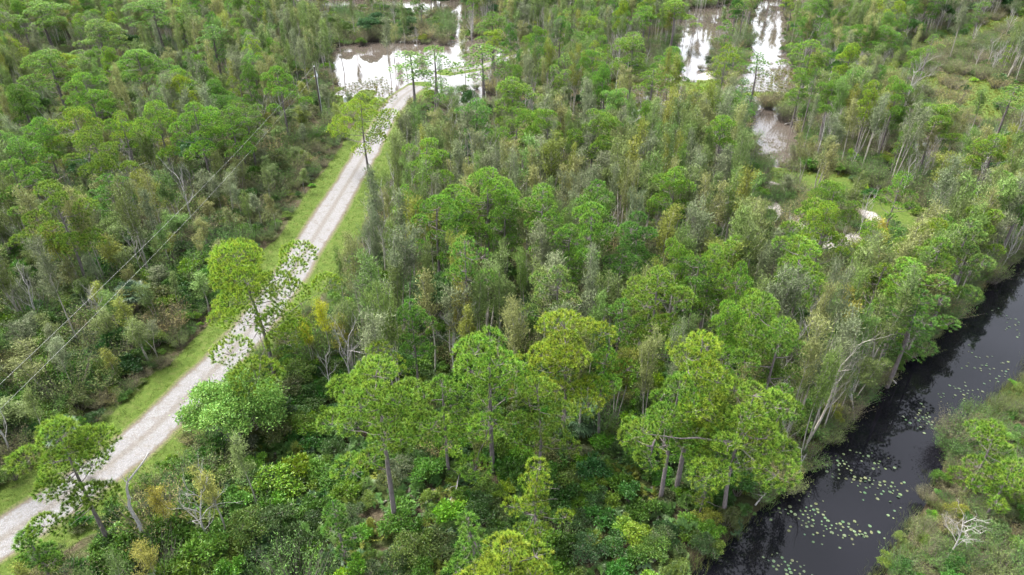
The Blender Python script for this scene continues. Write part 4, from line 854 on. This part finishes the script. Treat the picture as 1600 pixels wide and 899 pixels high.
# ------------------------------------------------------------ uncountable remainder, instanced on points
for k_, v_ in (('pine', PINES),):
    for st in v_:
        for vi in range(len(v_[st])):
            if ('pine', st, vi) not in SRC:
                pass
def stuff(name, rows, label):
    keys = sorted({r[5] for r in rows if r[5] in SRC}, key=str)
    rows = [r if r[5] in SRC else r[:5]+(keys[0],) for r in rows]
    me = bpy.data.meshes.new(name); me.vertices.add(len(rows)); me.vertices.foreach_set('co', np.array([(r[0], r[1], -.05) for r in rows], np.float32).ravel())
    a = me.attributes.new('rot', 'FLOAT_VECTOR', 'POINT'); a.data.foreach_set('vector', np.array([(0, 0, r[2]) for r in rows], np.float32).ravel())
    a = me.attributes.new('scl', 'FLOAT_VECTOR', 'POINT'); a.data.foreach_set('vector', np.array([r[3] for r in rows], np.float32).ravel())
    a = me.attributes.new('vi', 'INT', 'POINT'); a.data.foreach_set('value', np.array([keys.index(r[5]) for r in rows], np.int32))
    a = me.attributes.new('color', 'FLOAT_COLOR', 'POINT'); a.data.foreach_set('color', np.array([tuple(r[4])+(1,) for r in rows], np.float32).ravel())
    o = bpy.data.objects.new(name, me); C.objects.link(o)
    ng = bpy.data.node_groups.new(name, 'GeometryNodeTree'); ng.interface.new_socket('Geometry', in_out='INPUT', socket_type='NodeSocketGeometry'); ng.interface.new_socket('Geometry', in_out='OUTPUT', socket_type='NodeSocketGeometry')
    N = ng.nodes; gi = N.new('NodeGroupInput'); go = N.new('NodeGroupOutput'); ip = N.new('GeometryNodeInstanceOnPoints'); jn = N.new('GeometryNodeJoinGeometry')
    for k in reversed(keys):
        j2 = N.new('GeometryNodeJoinGeometry'); g2 = N.new('GeometryNodeGeometryToInstance')
        for ob_ in SRC[k]:
            oi = N.new('GeometryNodeObjectInfo'); oi.transform_space = 'ORIGINAL'; oi.inputs['Object'].default_value = ob_; ng.links.new(oi.outputs['Geometry'], j2.inputs[0])
        ng.links.new(j2.outputs[0], g2.inputs[0]); ng.links.new(g2.outputs[0], jn.inputs[0])
    def na(nm_, ty):
        q = N.new('GeometryNodeInputNamedAttribute'); q.data_type = ty; q.inputs[0].default_value = nm_; return q.outputs[0]
    e2 = N.new('FunctionNodeEulerToRotation'); ng.links.new(na('rot', 'FLOAT_VECTOR'), e2.inputs[0])
    ng.links.new(gi.outputs[0], ip.inputs['Points']); ng.links.new(jn.outputs[0], ip.inputs['Instance']); ip.inputs['Pick Instance'].default_value = True
    ng.links.new(na('vi', 'INT'), ip.inputs['Instance Index']); ng.links.new(e2.outputs[0], ip.inputs['Rotation']); ng.links.new(na('scl', 'FLOAT_VECTOR'), ip.inputs['Scale'])
    ng.links.new(ip.outputs[0], go.inputs[0]); md = o.modifiers.new('scatter', 'NODES'); md.node_group = ng
    return tag(o, label, name.replace('_', ' '), None, 'stuff')
for kind, nm, lb in (('pine', 'distant_pines', 'mass of further pines filling the upper part of the wood'), ('slender', 'distant_thicket', 'mass of slender grey-green trees deep in the wood'), ('bare', 'distant_bare_trees', 'grey haze of leafless trees deep in the wood'),
        ('oak', 'distant_broadleaf_trees', 'rounded green trees beyond the edges of the wood'), ('brush', 'undergrowth_brush', 'olive and grey twiggy undergrowth covering the forest floor'), ('shrub', 'undergrowth_shrubs', 'dense green leafy undergrowth covering the forest floor'), ('palmetto', 'undergrowth_palmettos', 'carpet of saw palmettos between the leafy undergrowth')):
    if kind in STUFF: print('stuff', kind, len(STUFF[kind])); stuff(nm, STUFF[kind], lb)

# ------------------------------------------------------------ grass
def grass_patch(name, x, y, z, n, hgt, wd, c0, c1, label, spread=.16, lean=.5):
    b = MB(); g = rng; k = len(x); P_ = np.repeat(np.stack([x, y, z], 1), n, 0)+np.concatenate([g.normal(0, spread, (k*n, 2)), np.zeros((k*n, 1))], 1)
    D_ = nrm(np.concatenate([g.normal(0, lean, (k*n, 2)), np.ones((k*n, 1))], 1)); tn = np.repeat(g.uniform(.7, 1.3, (k, 1)), n, 0)*np.repeat(np.stack([g.uniform(.85, 1.4, k), np.ones(k), np.ones(k)], 1), n, 0)
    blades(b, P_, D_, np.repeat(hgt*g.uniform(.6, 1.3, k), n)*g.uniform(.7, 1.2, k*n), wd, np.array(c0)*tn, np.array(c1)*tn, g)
    o = link(name, b.mesh(name), M['grass']); return tag(o, label, 'grass', None, 'stuff')
a, b = jitter(.42, (-60, -5), (18, 140)); P = np.stack([a, b], 1); d, s, _ = seg_dist(P, ROAD); k = (d > 2.3) & (d < 6.5+fnoise(a, b, 4)*2) & (rng.random(len(a)) < .75*np.clip((d-1.9)/1.0, .15, 1)); a, b = a[k], b[k]
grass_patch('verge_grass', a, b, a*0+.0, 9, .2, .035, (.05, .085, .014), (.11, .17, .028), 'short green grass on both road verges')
l = rng.uniform(-5, 110, 5200); side = rng.random(5200); xy = CD[None]*l[:, None]+CN[None]*(np.where(side < .8, rng.uniform(-6.4, -3.6, 5200), rng.uniform(-14.4, -13.1, 5200)))[:, None]
cs = canal_sd(xy[:, 0], xy[:, 1]); k = (cs < .35) & (cs > -2.6) & (fnoise(xy[:, 0], xy[:, 1], 4) > .4); xy = xy[k]; cs = cs[k]
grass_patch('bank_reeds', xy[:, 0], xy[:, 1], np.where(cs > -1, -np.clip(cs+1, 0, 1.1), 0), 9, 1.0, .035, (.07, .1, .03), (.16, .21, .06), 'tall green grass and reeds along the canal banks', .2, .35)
# dry stems leaning in the water margin
a, b = jitter(1.25, PR, (100, 285)); gp = proj(a, b, 0); k = np.zeros(len(a), bool)
for P in GRASSP: k |= inpoly(gp[0], gp[1], P)
a, b = a[k], b[k]; a = np.repeat(a, 2)+rng.normal(0, .5, 2*len(a)); b = np.repeat(b, 2)+rng.normal(0, .5, len(a))
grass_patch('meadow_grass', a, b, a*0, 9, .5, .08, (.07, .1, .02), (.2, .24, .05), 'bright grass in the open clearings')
# rough growth low on the right bank
a, b = jitter(.75, (10, 90), (18, 80)); s = a*CN[0]+b*CN[1]; k = (s > -5) & (s < 22) & (rng.random(len(a)) < .55) & (fnoise(a, b, 5) > .38); a, b = a[k], b[k]
grass_patch('bank_meadow', a, b, a*0, 11, .45, .045, (.075, .085, .03), (.2, .2, .09), 'rough grass covering the right bank of the canal', .3, .6)

# ------------------------------------------------------------ lily pads
PADM = []
for i in range(6):
    g = np.random.default_rng(900+i); a = np.linspace(.22, 2*math.pi-.22, 15); r = 1+g.normal(0, .03, 15); v = [(0.12, 0, 0)]+[(math.cos(t_)*q, math.sin(t_)*q, .02*math.sin(3*t_+i)) for t_, q in zip(a, r)]
    if i == 5: v = [(p_[0], p_[1]*.6, abs(p_[1])*.6) for p_ in v]     # one curled up
    b = MB(); b.add(v+[(p_[0], p_[1], p_[2]-.03) for p_ in v], f3=[(0, j, j+1) for j in range(1, 15)]+[(16, 17+j, 16+j) for j in range(1, 15)], c=(.07, .11, .052)); PADM.append(b.mesh('lily_pad'))
CL = [((1285, 815), (55, 32), 78, 'the broad cluster by the dark reflections'), ((1352, 740), (48, 34), 72, 'the cluster in mid canal'), ((1400, 775), (28, 40), 10, 'the few between the clusters'), ((1228, 884), (26, 16), 26, 'the bottom cluster'), ((1443, 655), (24, 26), 26, 'the small cluster below the canal bend'),
      ((1490, 612), (30, 14), 24, 'the strip cluster at the canal bend'), ((1560, 580), (48, 40), 34, 'the scatter near the right edge'), ((1585, 510), (25, 30), 20, 'the scatter at the far end of the canal'), ((1345, 832), (20, 8), 7, 'the fringe of the broad cluster')]
npad = 0
for (cx, cy), (rx, ry), n, ph in CL:
    pts = []; 
    for _ in range(n*30):
        if len(pts) >= n: break
        q = rng.normal(0, .48, 2); a0 = rng.integers(1, 4)
        x, y = G(cx+q[0]*rx+q[1]*rx*.5, cy+q[1]*ry, -.5)
        if canal_sd(np.array([x]), np.array([y]))[0] < .15 or fnoise(np.array([x]), np.array([y]), 1.3)[0] < .44: continue
        if any((x-u)**2+(y-v)**2 < .075 for u, v in pts): continue
        pts.append((x, y))
    for (x, y) in pts:
        o = bpy.data.objects.new('lily_pad', PADM[rng.choice(6, p=[.18, .18, .18, .18, .18, .1])]); C.objects.link(o); s = rng.uniform(.06, .145); o.location = (x, y, -.502+rng.uniform(0, .012)); o.scale = (s, s*rng.uniform(.85, 1), s); o.rotation_euler = (rng.normal(0, .05), rng.normal(0, .05), rng.uniform(0, 6.28))
        v = rng.uniform(.8, 1.4); o.color = (v*rng.uniform(.85, 1.35), v, v*rng.uniform(.8, 1.1), 1)
        if not o.data.materials: o.data.materials.append(M['pad'])
        tone = 'yellowish' if v > 1.22 else 'dull green' if v < .96 else 'pale green'; size = 'small' if s < .09 else 'large' if s > .118 else 'mid-sized'
        tag(o, f'{size} {tone} lily pad in {ph}', 'lily pad', f'{size} {tone} lily pads in {ph}'); npad += 1
print('pads', npad)
land('the near lily pads', 1285, 815); land('the mid-canal lily pads', 1352, 740)
# fallen branches sticking out of pools and floor
for i, (px, py, L0, rz) in enumerate([(1225, 195, 7, .3), (700, 790, 2.5, 1), (890, 585, 3, 2), (1180, 790, 3, .6), (820, 470, 3.5, 1.2), (1080, 640, 2.5, 2.4), (560, 730, 2.2, .2), (1240, 760, 3, .9), (1400, 600, 3, 2)]):
    x, y = G(px, py); e = plant('fallen_branch', crooked([(0, 0, 0), (L0*.5, .2, .5), (L0, .6, .9)], .07, 800+i, 5, .7), (x, y, .05), rz)
    tag(e, ['bleached branch lying over the brown pool', 'fallen branch in the palmettos right of the front trunk', 'broken pale branch left of the egg-shaped pine', 'bleached branch at the near canal edge', 'pale leaning dead stem in the dark thicket', 'thin red-brown fallen branch on bare ground behind the low fan palm', 'fallen branch at the foot of the front pine', 'bleached branch over the dark canal reflections', 'grey branch dipping into the canal'][i], 'branch', 'fallen branches')

# ------------------------------------------------------------ labels that single each plant out
land('the road junction', 610, 160); land('the brown pool', 1215, 215); land('the winding pale pool', 1200, 60); land('the left pale pool', 1090, 70); land('the bright flooded clearing', 610, 95)
land('the lower left road', 120, 760); land('the middle of the road', 460, 400); land('the upper stretch of road', 560, 240); land('the near end of the canal', 1180, 850); land('the canal bend', 1480, 520); land('the green clearing', 1480, 130); land('the middle left edge', 10, 400); land('the top left corner', 20, 10); land('the top centre of the view', 830, 10); land('the grassy clearing', 1010, 160)
land('the bottom edge, mid left', 480, 860); land('the upper right edge', 1580, 260); land('the left woods pools', 365, 270); land('the bottom edge, centre right', 1000, 860); land('the thicket above centre', 860, 220)
ORD = ['', 'second ', 'third ', 'fourth ', 'fifth ', 'sixth ', 'seventh ', 'eighth ', 'ninth ', 'tenth ', 'eleventh ', 'twelfth ', 'thirteenth ', 'fourteenth ', 'fifteenth ', 'sixteenth ', 'seventeenth ', 'eighteenth ', 'nineteenth ', 'twentieth ']
lk = list(LAND); lp = np.array([LAND[k] for k in lk]); buckets = {}
for e, kind, look, (px, py, _) in REG:
    d = np.hypot(lp[:, 0]-px, (lp[:, 1]-py)*1.5); i = int(d.argmin()); dx = px-lp[i, 0]; dy = py-lp[i, 1]
    dr = ('left of' if dx < 0 else 'right of') if abs(dx) > abs(dy)*1.6 else ('beyond' if dy < 0 else 'in front of')
    buckets.setdefault((kind, look, lk[i], dr), []).append((d[i], e))
for (kind, look, lm, dr), L in buckets.items():
    L.sort(key=lambda q: q[0]); lm = lm.replace(', mid left', ' at left').replace(', centre right', ' at right')
    for j, (_, e) in enumerate(L):
        o_ = ORD[min(j, 19)]; txt = f'{look} {kind}, {o_}closest {dr} {lm}' if len(L) > 1 else f'{look} {kind} {dr} {lm}'
        if len(txt.split()) > 16: txt = txt.replace('in front of', 'before').replace('twiggy brush clump', 'brush clump')
        e['label'] = txt
print('objects', len(bpy.data.objects), 'registered', len(REG), {k: len(v) for k, v in cands.items()}, 'shrubs', len(sh), 'longest bucket', max(len(v) for v in buckets.values()))
